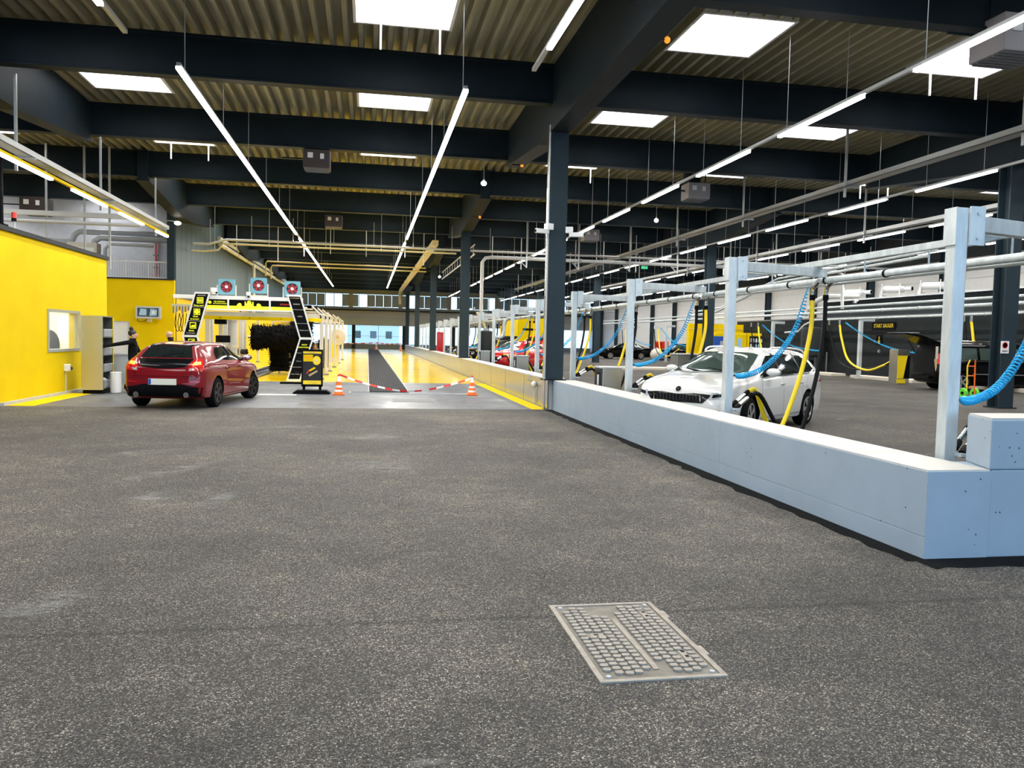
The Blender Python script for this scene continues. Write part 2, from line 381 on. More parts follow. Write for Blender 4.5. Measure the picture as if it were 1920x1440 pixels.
# ================================================================== low concrete wall
def low_wall():
    root = bpy.data.objects.new('trim_low_wall', None); COL.objects.link(root); struct(root, 'low painted concrete wall beside the driveway')
    g = .006; c = .015
    def piece(x0, y0, z0, x1, y1, z1, name='concrete_panel', b=.012):
        MB().box(x0, y0, z0, x1, y1, z1).build(name, 'painted_concrete', root, bevel=b)
    ys = [5.55, 9.3, 13.4, 18.55]
    MB().box(4.304, 5.56, 0, 4.855, 18.5, .69).build('wall_core', 'painted_concrete', root)
    for a, b in zip(ys, ys[1:]):
        piece(4.30, a, 0, 4.86, b-.003, .17, 'plinth_panel', .004); piece(4.30, a, .172, 4.86, b-.003, .69, b=.006); MB().box(4.306, a+.006, .69, 4.856, b-.006, .702).build('cap', 'cap_lit', root)  # pale cap puts the overhead light on the wall top into colour
    eb = bpy.data.objects.new('trim_end_block', None); COL.objects.link(eb); struct(eb, 'raised painted concrete block closing the low wall')
    MB().prism([(4.842, 5.548), (5.0, 6.0), (14, 6.0), (14, 5.548)], 'z', .702, 1.10).build('upper_block', 'painted_concrete', eb, bevel=.012); MB().prism([(4.862, 5.55), (4.862, 6.0), (14, 6.0), (14, 5.55)], 'z', 0, .70).build('lower_block', 'painted_concrete', eb, bevel=.01)
    MB().box(4.302, 5.545, .0, 4.858, 5.552, .69).build('end_face', 'painted_concrete', root); MB().prism([(4.85, 5.556), (5.005, 5.99), (14, 5.99), (14, 5.556)], 'z', 1.10, 1.112).build('cap', 'cap_lit', eb)  # pale cap again paints the light falling on the block top
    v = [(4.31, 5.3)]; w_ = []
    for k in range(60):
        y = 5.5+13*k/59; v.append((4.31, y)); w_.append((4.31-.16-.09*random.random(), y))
    struct(MB().add([(a, b, .002) for a, b in v[1:]]+[(a, b, .002) for a, b in w_], [(i, i+1, i+61, i+60) for i in range(59)]).build('trim_joint_shade', 'joint_shade'), 'black joint strip with painted contact shade along the foot of the low wall')  # black strip paints the wall's contact shade over the joint
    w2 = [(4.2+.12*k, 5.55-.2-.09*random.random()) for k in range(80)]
    struct(MB().add([(a, 5.56, .003) for a, b in w2]+[(a, b, .003) for a, b in w2], [(i, i+1, i+81, i+80) for i in range(79)]).build('trim_joint_shade', 'joint_shade'), 'black joint strip with painted contact shade along the foot of the end block')  # same painted shade at the foot of the end block
low_wall()

# ================================================================== stainless barrier along the lane
def barrier():
    root = thing('steel_barrier', 'long stainless steel barrier running along the right side of the yellow lane', 'barrier', (4.2, 18.56, 0))
    pm = MB().box(0, 0, .02, .02, 2.965, .70).mesh('sheet_panel', 'stainless')
    y = 0
    k = 0
    while y < 74:
        put('sheet_panel', pm, root, (0, y, 0)); y += 3.0; k += 1
    MB().box(.02, 0, 0, .40, y, .69).build('core', 'pale_grey', root)
    MB().box(-.01, 0, .70, .42, y, .735).build('cap', 'light_grey', root, bevel=.006)
    MB().box(-.004, -.0, .0, .02, .09, .72).build('end_post', 'stainless', root)
    MB().box(-.012, 0.09, .0, 0, y, .03).build('foot_rail', 'mid_grey', root)
barrier()

# ================================================================== steel frame
def hsec(w, d, tf=.03, tw=.03):
    return [(-w/2, -d/2), (w/2, -d/2), (w/2, -d/2+tf), (tw/2, -d/2+tf), (tw/2, d/2-tf), (w/2, d/2-tf), (w/2, d/2), (-w/2, d/2), (-w/2, d/2-tf), (-tw/2, d/2-tf), (-tw/2, -d/2+tf), (-w/2, -d/2+tf)]
def column(x, y, z0, z1=6.55, w=.42, d=.42):
    MBc = MB().prism(hsec(w, d), 'z', z0, z1)
    o = MBc.build('column', 'steel_paint_lit', None, loc=(x, y, 0)); struct(o, 'dark steel column')
    MB().box(-w/2-.06, -d/2-.06, z0, w/2+.06, d/2+.06, z0+.03).build('base_plate', 'steel_paint', o)
    return o
CY = [18.62+18.2*k for k in range(5)]
for k, y in enumerate(CY):
    c = column(4.33, y, .70 if k == 0 else .735, w=.40, d=.36)
    if k == 0:
        MB().box(-.235, -.12, -.0, -.2, .1, 6.5).build('corner_strip', 'stainless', c, loc=(0, 0, 0))
        MB().cyl((-.245, -.17, .7), (-.245, -.17, 6.6), .02, n=8).build('conduit', 'tray', c)
RX = [16.45, 16.2, 15.85, 15.6, 15.6]
for k, y in enumerate(CY): column(RX[k], y, FL)
for k, y in enumerate(CY[1:]): column(-8.33, y, 0, 7.1, .3, .36)
for k in range(13): column(28.8, 24.5+6.1*k, FL, 8., .34, .34)

def beam_mesh(x0, x1):
    p = [(-.15, 7.1), (.15, 7.1), (.15, 7.14), (.10, 7.16), (.10, 7.93), (.15, 7.95), (.15, 8.0), (-.15, 8.0), (-.15, 7.95), (-.10, 7.93), (-.10, 7.16), (-.15, 7.14)]
    return MB().prism(p, 'x', x0, x1).mesh('roof_beam', 'steel_paint')
bm_ = beam_mesh(-26, 29.2)
for y in BEAM: struct(put('roof_beam', bm_, None, (0, y+.15, 0)), 'dark steel roof beam crossing the hall')
def girder(x0, x1, yc, first=False):
    a = 14 if first else 6.2
    p = [(yc-a, 6.5 if first else 6.98), (yc-1.2, 6.5), (yc+1.2, 6.5), (yc+6.1, 6.96), (yc+6.1, 7.98), (yc-a, 7.98)]
    o = MB().prism(p, 'x', x0+.06, x1-.06)
    o.prism([(yc-a, 6.44 if first else 6.92), (yc-1.2, 6.44), (yc+1.2, 6.44), (yc+6.1, 6.90), (yc+6.1, 6.97), (yc+1.2, 6.51), (yc-1.2, 6.51), (yc-a, 6.51 if first else 6.99)], 'x', x0, x1)
    return o
for k, y in enumerate(CY):
    for x in (4.08, RX[k]-.24, -8.1):
        struct(girder(x, x+.46, y-.1, k == 0).build('roof_girder', 'steel_paint'), 'haunched dark steel girder over a column')

# ================================================================== trapezoidal deck and skylights
SKX = [-18.4, -12.3, -6.15, .63, 7.25, 13.1, 19.4, 25.3]; SKH = .94
SKB = [b for b in BEAM if b > 5]
def deck():
    ivs = [(b-3.5, b-1.5) for b in SKB]
    ys = [-5.]
    for a, b in ivs: ys += [a, b]
    ys.append(103.5)
    prof = []; x = -26.; p = .31
    while x < 29.2:
        prof += [(x, 8.0), (x+.09, 8.0), (x+.125, 8.17), (x+.275, 8.17)]; x += p
    prof.append((x, 8.0))
    m = MB(); nx = len(prof); vs = []
    for y in ys: vs += [(a, y, z) for a, z in prof]
    fs = []
    for j in range(len(ys)-1):
        sky = any(abs(ys[j]-a) < 1e-6 for a, b in ivs)
        for i in range(nx-1):
            xm = (prof[i][0]+prof[i+1][0])/2
            if sky and any(abs(xm-s) < SKH for s in SKX): continue
            fs.append((j*nx+i, j*nx+i+1, (j+1)*nx+i+1, (j+1)*nx+i))
    m.add(vs, fs)
    struct(m.build('ceiling', 'deck'), 'ribbed cream metal roof deck')
deck()
fr = MB(); h = 1.0
for a, b, c, d in ((-h, -1.05, -h+.06, 1.05), (h-.06, -1.05, h, 1.05), (-h+.06, -1.05, h-.06, -.99), (-h+.06, .99, h-.06, 1.05)): fr.box(a, b, 7.98, c, d, 8.5)
frm = fr.mesh('curb_frame', 'white'); pan = MB().box(-.94, -.99, 8.42, .94, .99, 8.45).mesh('diffuser_pane', 'skypane')
brm = MB().box(-.94, -.012, 8.40, .94, .012, 8.42).mesh('glazing_bar', 'white')
for j, b in enumerate(SKB):
    for i, x in enumerate(SKX):
        o = bpy.data.objects.new('window_%d' % (j*len(SKX)+i+1), None); COL.objects.link(o); o.location = (x, b-2.5, 0)
        struct(o, 'square roof light with opal pane')
        put('curb_frame', frm, o); put('diffuser_pane', pan, o)
        for q in (-.5, 0, .5): put('glazing_bar', brm, o, (0, q, 0))
        if j % 2 == 0 and (i+j//2) % 2 == 0 and j < 6:
            for q in (-.45, .75): MB().box(q-.02, .9, 7.45, q+.02, .94, 8.0).build('opener_rod', 'white', o)

# ================================================================== walls
def panels(root, axis, c0, c1, a0, a1, da, z0, z1, dz, mat, name='wall_panel', gap=.015):
    w, h = da-gap, dz-gap
    me = (MB().box(c0, 0, 0, c1, w, h) if axis == 'y' else MB().box(0, c0, 0, w, c1, h)).mesh(name, mat)
    a = a0
    while a < a1-.01:
        z = z0
        while z < z1-.01:
            put(name, me, root, (0, a, z) if axis == 'y' else (a, 0, z)); z += dz
        a += da
def root_struct(name, label):
    o = bpy.data.objects.new(name, None); COL.objects.link(o); return struct(o, label)
wr = root_struct('wall_right', 'pale horizontal panel wall on the far right')
MB().box(29.05, -5, 0, 29.2, 103.5, 8.2).build('wall_core', 'pale_grey', wr)
panels(wr, 'y', 28.98, 29.05, 24.67, 103, 6.1, .12, 6.1, 1.0, 'pale_panel')
MB().box(28.9, 20, 6.15, 29.05, 103.5, 8.0).build('upper_cladding', 'dark_plaster', wr)
wl = root_struct('wall_left', 'outer wall on the far left'); MB().box(-26.2, -5, 0, -26, 103.5, 8.2).build('wall_core', 'mezz_wall', wl)
wf = root_struct('wall_front', 'entrance wall behind the viewer with open gates')
MB().box(-26, -5.2, 6.3, 29.2, -5, 8.2).build('gate_header', 'pale_grey', wf); MB().box(-26, -5.2, 0, -14, -5, 6.3).build('gate_jamb', 'pale_grey', wf); MB().box(15, -5.2, 0, 29.2, -5, 6.3).build('gate_jamb', 'pale_grey', wf)

# yellow office block on the left
YX = -7.6
yb = root_struct('wall_yellow_office', 'yellow office block on the left')
def wall_with_hole(mb, x0, x1, y0, y1, z0, z1, hy0, hy1, hz0, hz1):
    mb.box(x0, y0, z0, x1, hy0, z1); mb.box(x0, hy1, z0, x1, y1, z1); mb.box(x0, hy0, z0, x1, hy1, hz0); mb.box(x0, hy0, hz1, x1, hy1, z1)
m = MB(); wall_with_hole(m, YX-.25, YX, 18.45, 25.6, 0, 3.70, 21.12, 23.24, 1.12, 2.09); m.build('office_wall', 'yellow_paint', yb)
MB().box(-26, 18.45, 0, YX-.25, 18.7, 3.7).build('office_wall', 'yellow_paint', yb)
MB().box(-26, 25.35, 0, YX-.25, 25.6, 3.7).build('office_wall', 'yellow_paint', yb)
MB().box(-26, 18.4, 3.70, YX+.06, 25.65, 3.80).build('roof_edge', 'dark_grey', yb)
MB().box(-12, 18.7, 0, YX-.25, 25.35, .05).build('office_floor', 'pale_grey', yb)
MB().box(-11.2, 18.7, 0, -11, 25.35, 3.7).build('office_back_wall', 'white', yb)
MB().box(-8.62, 24.7, .05, -7.9, 25.3, 2.0).build('office_cupboard', 'white', yb); MB().box(-11, 25.25, .05, -7.86, 25.34, 3.6).build('office_end_wall', 'cream', yb)
wn = bpy.data.objects.new('window_office', None); COL.objects.link(wn); struct(wn, 'office window in the yellow wall')
fm = MB()
for a, b, c, d in ((21.08, 1.08, 23.28, 1.15), (21.08, 2.06, 23.28, 2.13), (21.08, 1.15, 21.15, 2.06), (23.21, 1.15, 23.28, 2.06)): fm.box(YX-.1, a, b, YX+.03, c, d)
fm.build('window_frame', 'alu', wn); MB().box(YX-.05, 21.15, 1.15, YX-.04, 23.21, 2.06).build('pane', 'office_glass', wn)
oc = thing('office_chair', 'black swivel chair seen through the office window', 'chair', (-8.72, 24.2, .05))
MB().cyl((0, 0, .08), (0, 0, .45), .03).build('post', 'chrome', oc); MB().cbox((0, 0, .5), (.5, .5, .1)).build('seat', 'black', oc, bevel=.03)
MB().ell((-.02, .22, 1.15), .26, .08, .42).build('backrest', 'black', oc, smooth=True)
sb = MB()
for k in range(5): sb.obox((0, 0, .09), (.3*cos(k*1.2566), .3*sin(k*1.2566), .05), .04, .03)
sb.build('star_base', 'black', oc)
od = thing('office_desk', 'small pale desk seen through the office window', 'desk', (-8.45, 23.6, .05))
MB().box(-.35, -.4, .70, .35, .4, .74).build('desk_top', 'wood', od)
for a in (-.3, .3):
    for b in (-.35, .35): MB().box(a-.02, b-.02, 0, a+.02, b+.02, .7).build('leg', 'mid_grey', od)
of = thing('office_fill_lamp', 'flat white lamp added unseen to brighten the office', 'lamp', (-8.9, 23, 3.55)); MB().box(-.65, -1.25, 0, .65, 1.25, .14).build('housing', 'white', of); MB().box(-.6, -1.2, -.02, .6, 1.2, 0).build('diffuser', 'led_cool', of); area('office_fill_light', (0, 0, -.04), 1.2, 2.4, 110, parent=of)  # lamp added out of sight to light the room behind the window

# second yellow wall facing the driveway, with door
y2 = root_struct('wall_yellow_back', 'yellow wall facing the driveway beside the wash tunnel')
MB().box(-26, 36.5, 0, -10.85, 36.75, 3.82).build('wall_part', 'yellow_paint', y2); MB().box(-9.95, 36.5, 0, -8.16, 36.75, 3.82).build('wall_part', 'yellow_paint', y2); MB().box(-10.85, 36.5, 2.03, -9.95, 36.75, 3.82).build('wall_part', 'yellow_paint', y2)
MB().box(-26, 36.46, 3.82, -8.16, 36.8, 3.88).build('roof_edge', 'dark_grey', y2)
dr = bpy.data.objects.new('door_1', None); COL.objects.link(dr); struct(dr, 'plain white door in the yellow wall')
MB().box(-10.83, 36.54, .01, -9.97, 36.6, 2.01).build('door_leaf', 'white', dr, bevel=.006)
MB().box(-10.85, 36.48, 0, -10.79, 36.62, 2.03).build('door_frame', 'light_grey', dr); MB().box(-10.01, 36.48, 0, -9.95, 36.62, 2.03).build('door_frame', 'light_grey', dr)
MB().cyl((-10.75, 36.5, 1.02), (-10.62, 36.5, 1.02), .012).build('door_handle', 'chrome', dr)
# mezzanine wall behind, grey
mz = root_struct('wall_mezzanine', 'grey wall of the upper floor behind the yellow rooms')
MB().box(-26, 42, 3.6, -8.5, 42.2, 8.1).build('wall_core', 'mezz_wall', mz); struct(MB().box(-26, 36.85, 3.6, -8.5, 41.98, 3.8).build('floor_upper', 'mid_grey'), 'upper floor behind the yellow rooms')
# tunnel side wall: yellow glazed blocks below, grey metal cladding above
tw = root_struct('wall_tunnel', 'side wall of the wash tunnel')
MB().box(-8.45, 36.75, 0, -8.24, 103.5, 3.12).build('wall_core', 'yellow_block', tw); MB().box(-8.45, 36.9, 3.12, -8.22, 103.5, 8.05).build('upper_core', 'grey_panel', tw)
panels(tw, 'y', -8.24, -8.215, 36.8, 54.8, .75, 0, 3.04, .38, 'yellow_block', 'glazed_block', .012)
panels(tw, 'y', -8.22, -8.17, 36.9, 100, 1.05, 3.12, 6.9, 3.8, 'grey_panel', 'cladding_sheet', .02)
# dark technical room on the right
dk = root_struct('wall_dark_room', 'dark plastered technical room on the right')
MB().box(25, 24, 0, 28.5, 52, 3.15).build('room_wall', 'dark_plaster', dk); MB().box(26.6, 26, 3.15, 28.6, 44, 4.2).build('upper_box', 'dark_plaster', dk)
MB().box(26.4, 25.9, 4.2, 28.7, 44.1, 4.28).build('roof_edge', 'light_grey', dk); MB().box(25, 23.95, 3.15, 26.6, 52.05, 3.22).build('roof_edge', 'mid_grey', dk)
for k in range(4): struct(MB().box(23.2, 25+6.2*k, FL, 24.0, 29.6+6.2*k, FL+.15).build('kerb', 'curb', None, bevel=.02), 'pale kerb island under the rear vacuum posts')
ys0 = root_struct('wall_yellow_kiosk', 'yellow kiosk wall behind the vending machines'); MB().box(21.1, 51, 0, 25.0, 51.4, 2.95).build('kiosk_wall', 'yellow_paint', ys0); MB().box(21.1, 50.98, 2.6, 25, 51, 2.63).build('joint_line', 'wood', ys0)
ys_ = root_struct('wall_yellow_store', 'yellow store room in the middle of the bays'); MB().box(11.5, 62, .95, 14.6, 68, 3.3).build('store_wall', 'yellow_paint', ys_); MB().box(11.5, 62, FL, 14.6, 68, .95).build('store_plinth', 'pale_grey', ys_)
MB().box(11.9, 61.97, 2.35, 13.0, 62, 2.5).build('vent_slot', 'black', ys_)
# ------------------------------------------------------------------ far wall with glazing
fb = root_struct('wall_back', 'far end wall with window band over glazed gates')
Yw = 103.5
MB().box(-8.4, Yw, 6.85, 29.2, Yw+.3, 8.2).build('top_wall', 'far_grey', fb); MB().box(-8.4, Yw, 3.8, 29.2, Yw+.3, 5.25).build('spandrel', 'pale_panel', fb)
MB().box(-8.4, Yw-.25, 2.95, 29.2, Yw+.2, 3.85).build('lintel_beam', 'far_grey', fb); MB().box(-8.4, Yw-.4, 4.78, 29.2, Yw, 4.92).build('ledge', 'dark_grey', fb)
MB().box(-8.4, Yw-.35, 3.85, 29.2, Yw, 4.0).build('sill_strip', 'light_grey', fb); MB().cyl((-8.4, Yw-.3, 6.95), (29, Yw-.3, 6.95), .06).build('conduit', 'light_grey', fb)
x = -8.4; k = 0
bright = (-4.6, -3.5, -.6, 5.9, 10.6, 15.9, 20.8, 25.5)
pm = MB().box(.05, 0, 0, .98, .02, 1.5).mesh('pane', 'grey_glass'); pc = MB().box(.05, 0, 0, .98, .02, 1.5).mesh('pane', 'glass')
mu = MB().box(0, -.08, 5.2, .08, .1, 6.87).mesh('mullion', 'pale_grey'); mw = MB().box(-.2, -.1, 5.2, .3, .1, 6.87).mesh('window_pier', 'pale_panel')
wb = bpy.data.objects.new('window_band', None); COL.objects.link(wb); struct(wb, 'row of upper windows in the far wall')
while x < 28.5:
    put('window_pier' if k % 6 == 0 else 'mullion', mw if k % 6 == 0 else mu, wb, (x, Yw, 0))
    cl = any(abs(x+.5-b) < .52 for b in bright)
    put('pane', pc if cl else pm, wb, (x, Yw+.05, 5.3)); x += 1.03; k += 1
gp = MB().box(.2, 0, .62, 6.4, .03, 2.95).mesh('glazed_gate', 'glass')
for k in range(6):
    X0 = -8.3+6.3*k
    d = bpy.data.objects.new('door_%d' % (k+2), None); COL.objects.link(d); d.location = (X0, Yw+.05, 0); struct(d, 'wide glazed gate in the far wall')
    put('glazed_gate', gp, d); MB().box(0, -.3, 0, .42, .1, 3.0).build('gate_post', 'dark_grey', d)
    MB().box(.2, -.02, 0, 6.4, .06, .62).build('gate_kickboard', 'mid_grey', d); MB().box(.2, -.02, 1.6, 6.4, .05, 1.64).build('gate_rail', 'light_grey', d); MB().box(3.25, -.02, .6, 3.3, .05, 2.95).build('gate_stile', 'light_grey', d)
    for q in (-.35, .5): MB().box(q, -.45, 3.1, q+.3, -.25, 3.8).build('gate_drive_box', 'light_grey', d)
# outside: a house and trees seen through the glazing
h = thing('outside_house', 'pale house seen through the far glazed gates', 'house', (1, 160, -.02)); MB().box(-5, 0, 0, 5, 8, 4).build('house_wall', 'pale_panel', h); MB().prism([(-5.4, 4), (5.4, 4), (0, 6.6)], 'y', -.3, 8.3).build('house_roof', 'mid_grey', h)
for q in (-3, 0, 3): MB().box(q-.6, -.03, 1.2, q+.6, 0, 2.6).build('window', 'car_glass_green', h)
# ================================================================== light lines
def light_line(label, x, z, y0, y1, segs, mat, watts_m, cable_every=3.0, w=.085, col=(1, .97, .92), rail='tray', ztop=8.0):
    t = thing('light_line', label, 'light line', (x, y0, z))
    MB().box(-.035, 0, .03, .035, y1-y0, .09).build('rail', rail, t)
    for a, b in segs:
        l = MB().box(-w/2, a-y0, -.02, w/2, b-y0, .03).build('luminaire', mat, t)
        area('luminaire_light', (0, (a+b)/2-y0, -.03), w, b-a, watts_m*(b-a), col, parent=t)
    cm = MB().cyl((0, 0, .09), (0, 0, ztop-z), .007, n=5).mesh('suspension_cable', 'tray')
    y = .5
    while y < y1-y0:
        put('suspension_cable', cm, t, (0, y, 0)); y += cable_every
    return t
def split(a, b, n): return [(a+(b-a)*k/n+.01, a+(b-a)*(k+1)/n-.01) for k in range(n)]
WM = 23
light_line('long unbroken light line over the yellow lane, left of the two', -3.28, 6.2, 15.0, 77.7, split(15, 38.3, 6)+split(40.0, 77.7, 8), 'led', WM, 3.9, .095)
light_line('long unbroken light line over the yellow lane, right of the two', 1.72, 6.2, 15.05, 77.5, split(15.05, 38.3, 6)+split(40.0, 77.5, 8), 'led', WM, 3.9, .095)
light_line('short near light line above the driveway, at the top left corner', -3.75, 6.2, 2, 13.6, [(2, 7), (7.2, 12.42)], 'led', WM, 4)
light_line('short near light line above the driveway, beside the first girder', 2.74, 6.2, 2, 13.8, [(2, 7), (7.2, 12.6)], 'led', WM, 4)
def dashed(y0, y1, lit, per, ph): 
    out = []; y = ph
    while y < y1:
        if y+lit > y0: out.append((max(y, y0), min(y+lit, y1)))
        y += per
    return out
light_line('dashed light line hung over the vacuum posts, nearest to the big column', 8.43, 6.0, 4.6, 86, dashed(4.6, 86, 2.9, 4.27, 8.73-4.27), 'led_cool', WM, 2.1)  # far stretches of the dashed lines are added to brighten the end wall
light_line('dashed light line left of the right column row', 15.0, 6.0, 9, 92, dashed(9, 92, 2.9, 4.3, 17.5-4.3*2), 'led_cool', WM, 2.1)
light_line('dashed light line right of the right column row', 19.8, 6.0, 14, 92, dashed(14, 92, 2.9, 4.3, 18.9-4.3), 'led_cool', WM, 2.1)
light_line('dashed light line close to the far right wall', 25.2, 6.0, 22, 92, dashed(22, 92, 2.9, 4.3, 22.5), 'led_cool', WM, 2.1)
light_line('low light line under the cable tray beside the yellow office', -6.95, 4.95, 14, 30.2, [(15.2, 19.6), (20.9, 23.4), (24.6, 27.0), (28.6, 30.1)], 'led_cool', WM*.35, 30, .08, rail='yellow_paint', ztop=5.2)

light_line('added unseen light line brightening the upper floor far to the left', -17.5, 6.6, 25, 41.5, [(25, 33), (33.2, 41)], 'led_cool', WM*1.6, 4)  # added outside the view to brighten the upper walls
# ================================================================== cable trays, pipes, ducts
def run(name, label, cat, pts, r, mat, clamps=0, n=10, hang=None, cl_mat='tray'):
    t = thing(name, label, cat, pts[0]); P = [Vector(p)-Vector(pts[0]) for p in pts]
    MB().tube([p for p in P], r, n).build('pipe', mat, t, smooth=True)
    if clamps or hang:
        tot = sum((b-a).length for a, b in zip(P, P[1:]))
        st = clamps or 3.; d = st*.4
        cm = MB().cyl((0, 0, -.03), (0, 0, .03), r*1.25, n=10).mesh('clamp', cl_mat)
        hm = MB().cyl((0, 0, 0), (0, 0, hang), .012, n=5).mesh('hanger', 'tray') if hang else None
        while d < tot:
            q = d
            for a, b in zip(P, P[1:]):
                L = (b-a).length
                if q <= L: break
                q -= L
            p = a+(b-a)*q/L; dr = (b-a).normalized()
            c = put('clamp', cm, t, p); c.rotation_euler = dr.to_track_quat('Z', 'Y').to_euler()
            if hm and abs(dr.z) < .3: put('hanger', hm, t, p)
            d += st
    return t
def cable_tray(label, x, z, y0, y1, w=.25, hs=(), top=8., arms=()):
    t = thing('cable_tray', label, 'cable tray', (x, y0, z)); L = y1-y0
    m = MB(); m.box(-w/2, 0, 0, w/2, L, .012); m.box(-w/2, 0, 0, -w/2+.012, L, .13); m.box(w/2-.012, 0, 0, w/2, L, .13); m.build('tray', 'tray', t)
    MB().tube([(.04, .1, .03), (.05, L*.5, .035), (.02, L-.1, .03)], .025, 6).build('cable', 'black', t); MB().tube([(-.05, .1, .03), (-.03, L*.5, .03), (-.06, L-.1, .03)], .02, 6).build('cable', 'mid_grey', t)
    for y in hs:
        MB().box(-w/2-.06, y-y0-.03, -.3, -w/2-.01, y-y0+.03, top-z).build('hanger', 'tray', t); MB().box(-w/2-.06, y-y0-.03, -.05, w/2+.05, y-y0+.03, -.005).build('bracket', 'tray', t)
    return t
cable_tray('galvanised cable tray above the yellow office', -7.2, 5.28, 12, 30.8, .3, (18.9, 24.4, 30.3), 7.0)
cable_tray('cable tray running along the right column girders', 12.75, 5.95, 8, 70, .3, (14, 20, 26, 32, 38, 44, 50, 56, 62, 68))
cable_tray('cable tray hung behind the right column row', 17.3, 5.6, 12, 60, .22, (18, 26, 34, 42, 50))
# louvred cable duct over the barrier
t = thing('louvred_duct', 'cream louvred duct climbing along the columns over the barrier', 'duct', (3.45, 43, 6.63))
MB().box(-.16, 0, -.1, .16, 46.5, .14).build('duct_body', 'pipe_cream', t)
rm = MB().box(-.17, 0, -.11, .17, .12, .15).mesh('louvre', 'cream')
for k in range(58): put('louvre', rm, t, (0, .3+.8*k, 0))
for k in range(8): MB().box(-.02, .1+6.1*k, .14, .02, .14+6.1*k, 1.37).build('hanger', 'tray', t)
MB().tube(bez([(0, 46.5, 0), (0, 47.6, -.1), (0, 48.1, -.7), (0, 48.2, -1.4)], 6), .17, 8).build('down_elbow', 'cream', t)
t = thing('ladder_tray', 'short galvanised ladder tray behind the second barrier column', 'cable tray', (4.9, 37, 5.6))
m = MB(); m.obox((0, 1, 0), (0, 18, 0), .04, .06); m.obox((0, 1, .45), (0, 18, .45), .04, .06)
for k in range(12): m.obox((0, 1.5+1.4*k, 0), (0, 1.5+1.4*k, .45), .03, .04)
m.build('ladder', 'tray', t)
# pipes that cross the hall
run('cross_pipe', 'white cable duct crossing the whole hall under the roof', 'pipe', [(-8.1, 40, 5.78), (-7.4, 40, 5.78), (-6.6, 40, 6.02), (4.6, 40, 5.97), (28.5, 40, 5.93)], .055, 'pipe_white', 1.9, hang=1.15)
run('cross_pipe', 'thin cream pipe crossing the wash lane just under the white duct', 'pipe', [(-8.1, 39.6, 5.4), (-7.5, 39.6, 5.4), (-6.9, 39.6, 5.48), (-6.7, 39.6, 5.78), (4.2, 39.6, 5.76)], .045, 'pipe_cream', 2.6, hang=2.3)
run('cross_pipe', 'thick cream pipe bending down beside the second barrier column', 'pipe', [(5.35, 38.6, 2.6), (5.35, 38.6, 5.3), (5.5, 38.6, 5.5), (5.8, 38.6, 5.55), (24, 38.6, 5.52), (24.3, 38.6, 5.4), (24.4, 38.6, 3.6)], .085, 'pipe_white', 3.2)
for k, x in enumerate((7.5, 10.1, 12.7, 15.2, 18, 20.5, 23)):
    t = thing('pipe_bracket', '%s of the triangular hanger brackets on the thick cream cross pipe, counted from the left' % (['first']+ORD[1:])[k], 'bracket', (x, 38.5, 5.2), group='hanger brackets of the cross pipe')
    MB().box(-.03, -.03, -.1, .03, .03, 2.4).build('rod', 'tray', t); MB().obox((0, 0, -.08), (-.32, 0, .22), .035, .035).build('strut', 'tray', t); MB().obox((0, 0, .2), (-.34, 0, .2), .035, .035).build('arm', 'tray', t)
run('cross_pipe', 'upper of two cream pipes crossing deep in the lane', 'pipe', [(-7, 58, 5.6), (-7, 58, 6.5), (-6.9, 58, 6.62), (4, 58, 6.55)], .05, 'pipe_cream')
run('cross_pipe', 'lower of two cream pipes crossing deep in the lane', 'pipe', [(-6.6, 57.6, 5.4), (-6.6, 57.6, 6.2), (-6.5, 57.6, 6.32), (4, 57.6, 6.27)], .05, 'pipe_cream')
run('wall_pipe', 'upper white pipe along the grey tunnel cladding', 'pipe', [(-7.9, 45.5, 6.68), (-7.9, 83, 6.72)], .11, 'pipe_white', 4)
run('wall_pipe', 'lower white pipe along the grey tunnel cladding', 'pipe', [(-7.85, 45.5, 6.35), (-7.85, 83, 6.35)], .11, 'pipe_white', 4)
run('wall_pipe', 'white pipe dropping down the cladding to the fans', 'pipe', [(-7.8, 58, 6.4), (-7.8, 58, 3.0)], .12, 'pipe_white')
# mezzanine services
run('insulated_pipe', 'upper thick grey insulated pipe above the yellow wall', 'pipe', [(-16, 39, 5.55), (-13.2, 39, 5.55), (-13.0, 39, 5.6), (-12.9, 39, 5.85), (-12.7, 39, 6.0), (-8.6, 39, 6.0)], .13, 'pipe_grey')
run('insulated_pipe', 'middle thick grey insulated pipe above the yellow wall', 'pipe', [(-15, 38.6, 5.2), (-12.2, 38.6, 5.2), (-12.0, 38.6, 5.3), (-11.95, 38.6, 5.55), (-11.7, 38.6, 5.72), (-8.6, 38.6, 5.72)], .13, 'pipe_grey')
run('insulated_pipe', 'thin grey pipe stepping down behind the office roof', 'pipe', [(-11.4, 38.2, 3.8), (-11.4, 38.2, 5.2), (-11.2, 38.2, 5.42), (-9.4, 38.2, 5.4)], .07, 'pipe_grey')
cable = cable_tray
t = thing('cross_tray', 'pale channel and pipe crossing above the yellow office', 'cable tray', (-14, 30, 5.5))
MB().box(0, -.08, -.02, 6.3, .08, .14).build('channel', 'pipe_white', t); MB().cyl((0, 0, -.22), (6.2, 0, -.22), .06).build('pipe', 'pipe_white', t)
for q in (1.3, 3.2, 4.4, 5.2): MB().box(q-.03, -.03, -1.75, q+.03, .03, 2.4).build('hanger', 'tray', t)
t = thing('cream_box', 'cream equipment box standing on the upper floor behind the office', 'box', (-12.25, 38.2, 3.8)); MB().box(-.6, -.3, .0, .6, .3, 1.62).build('body', 'cream', t, bevel=.02); MB().box(-.5, -.32, .2, .5, -.3, 1.4).build('door', 'white', t)
t = thing('railing', 'white metal railing on the edge of the upper floor', 'railing', (-12, 36.95, 3.86))
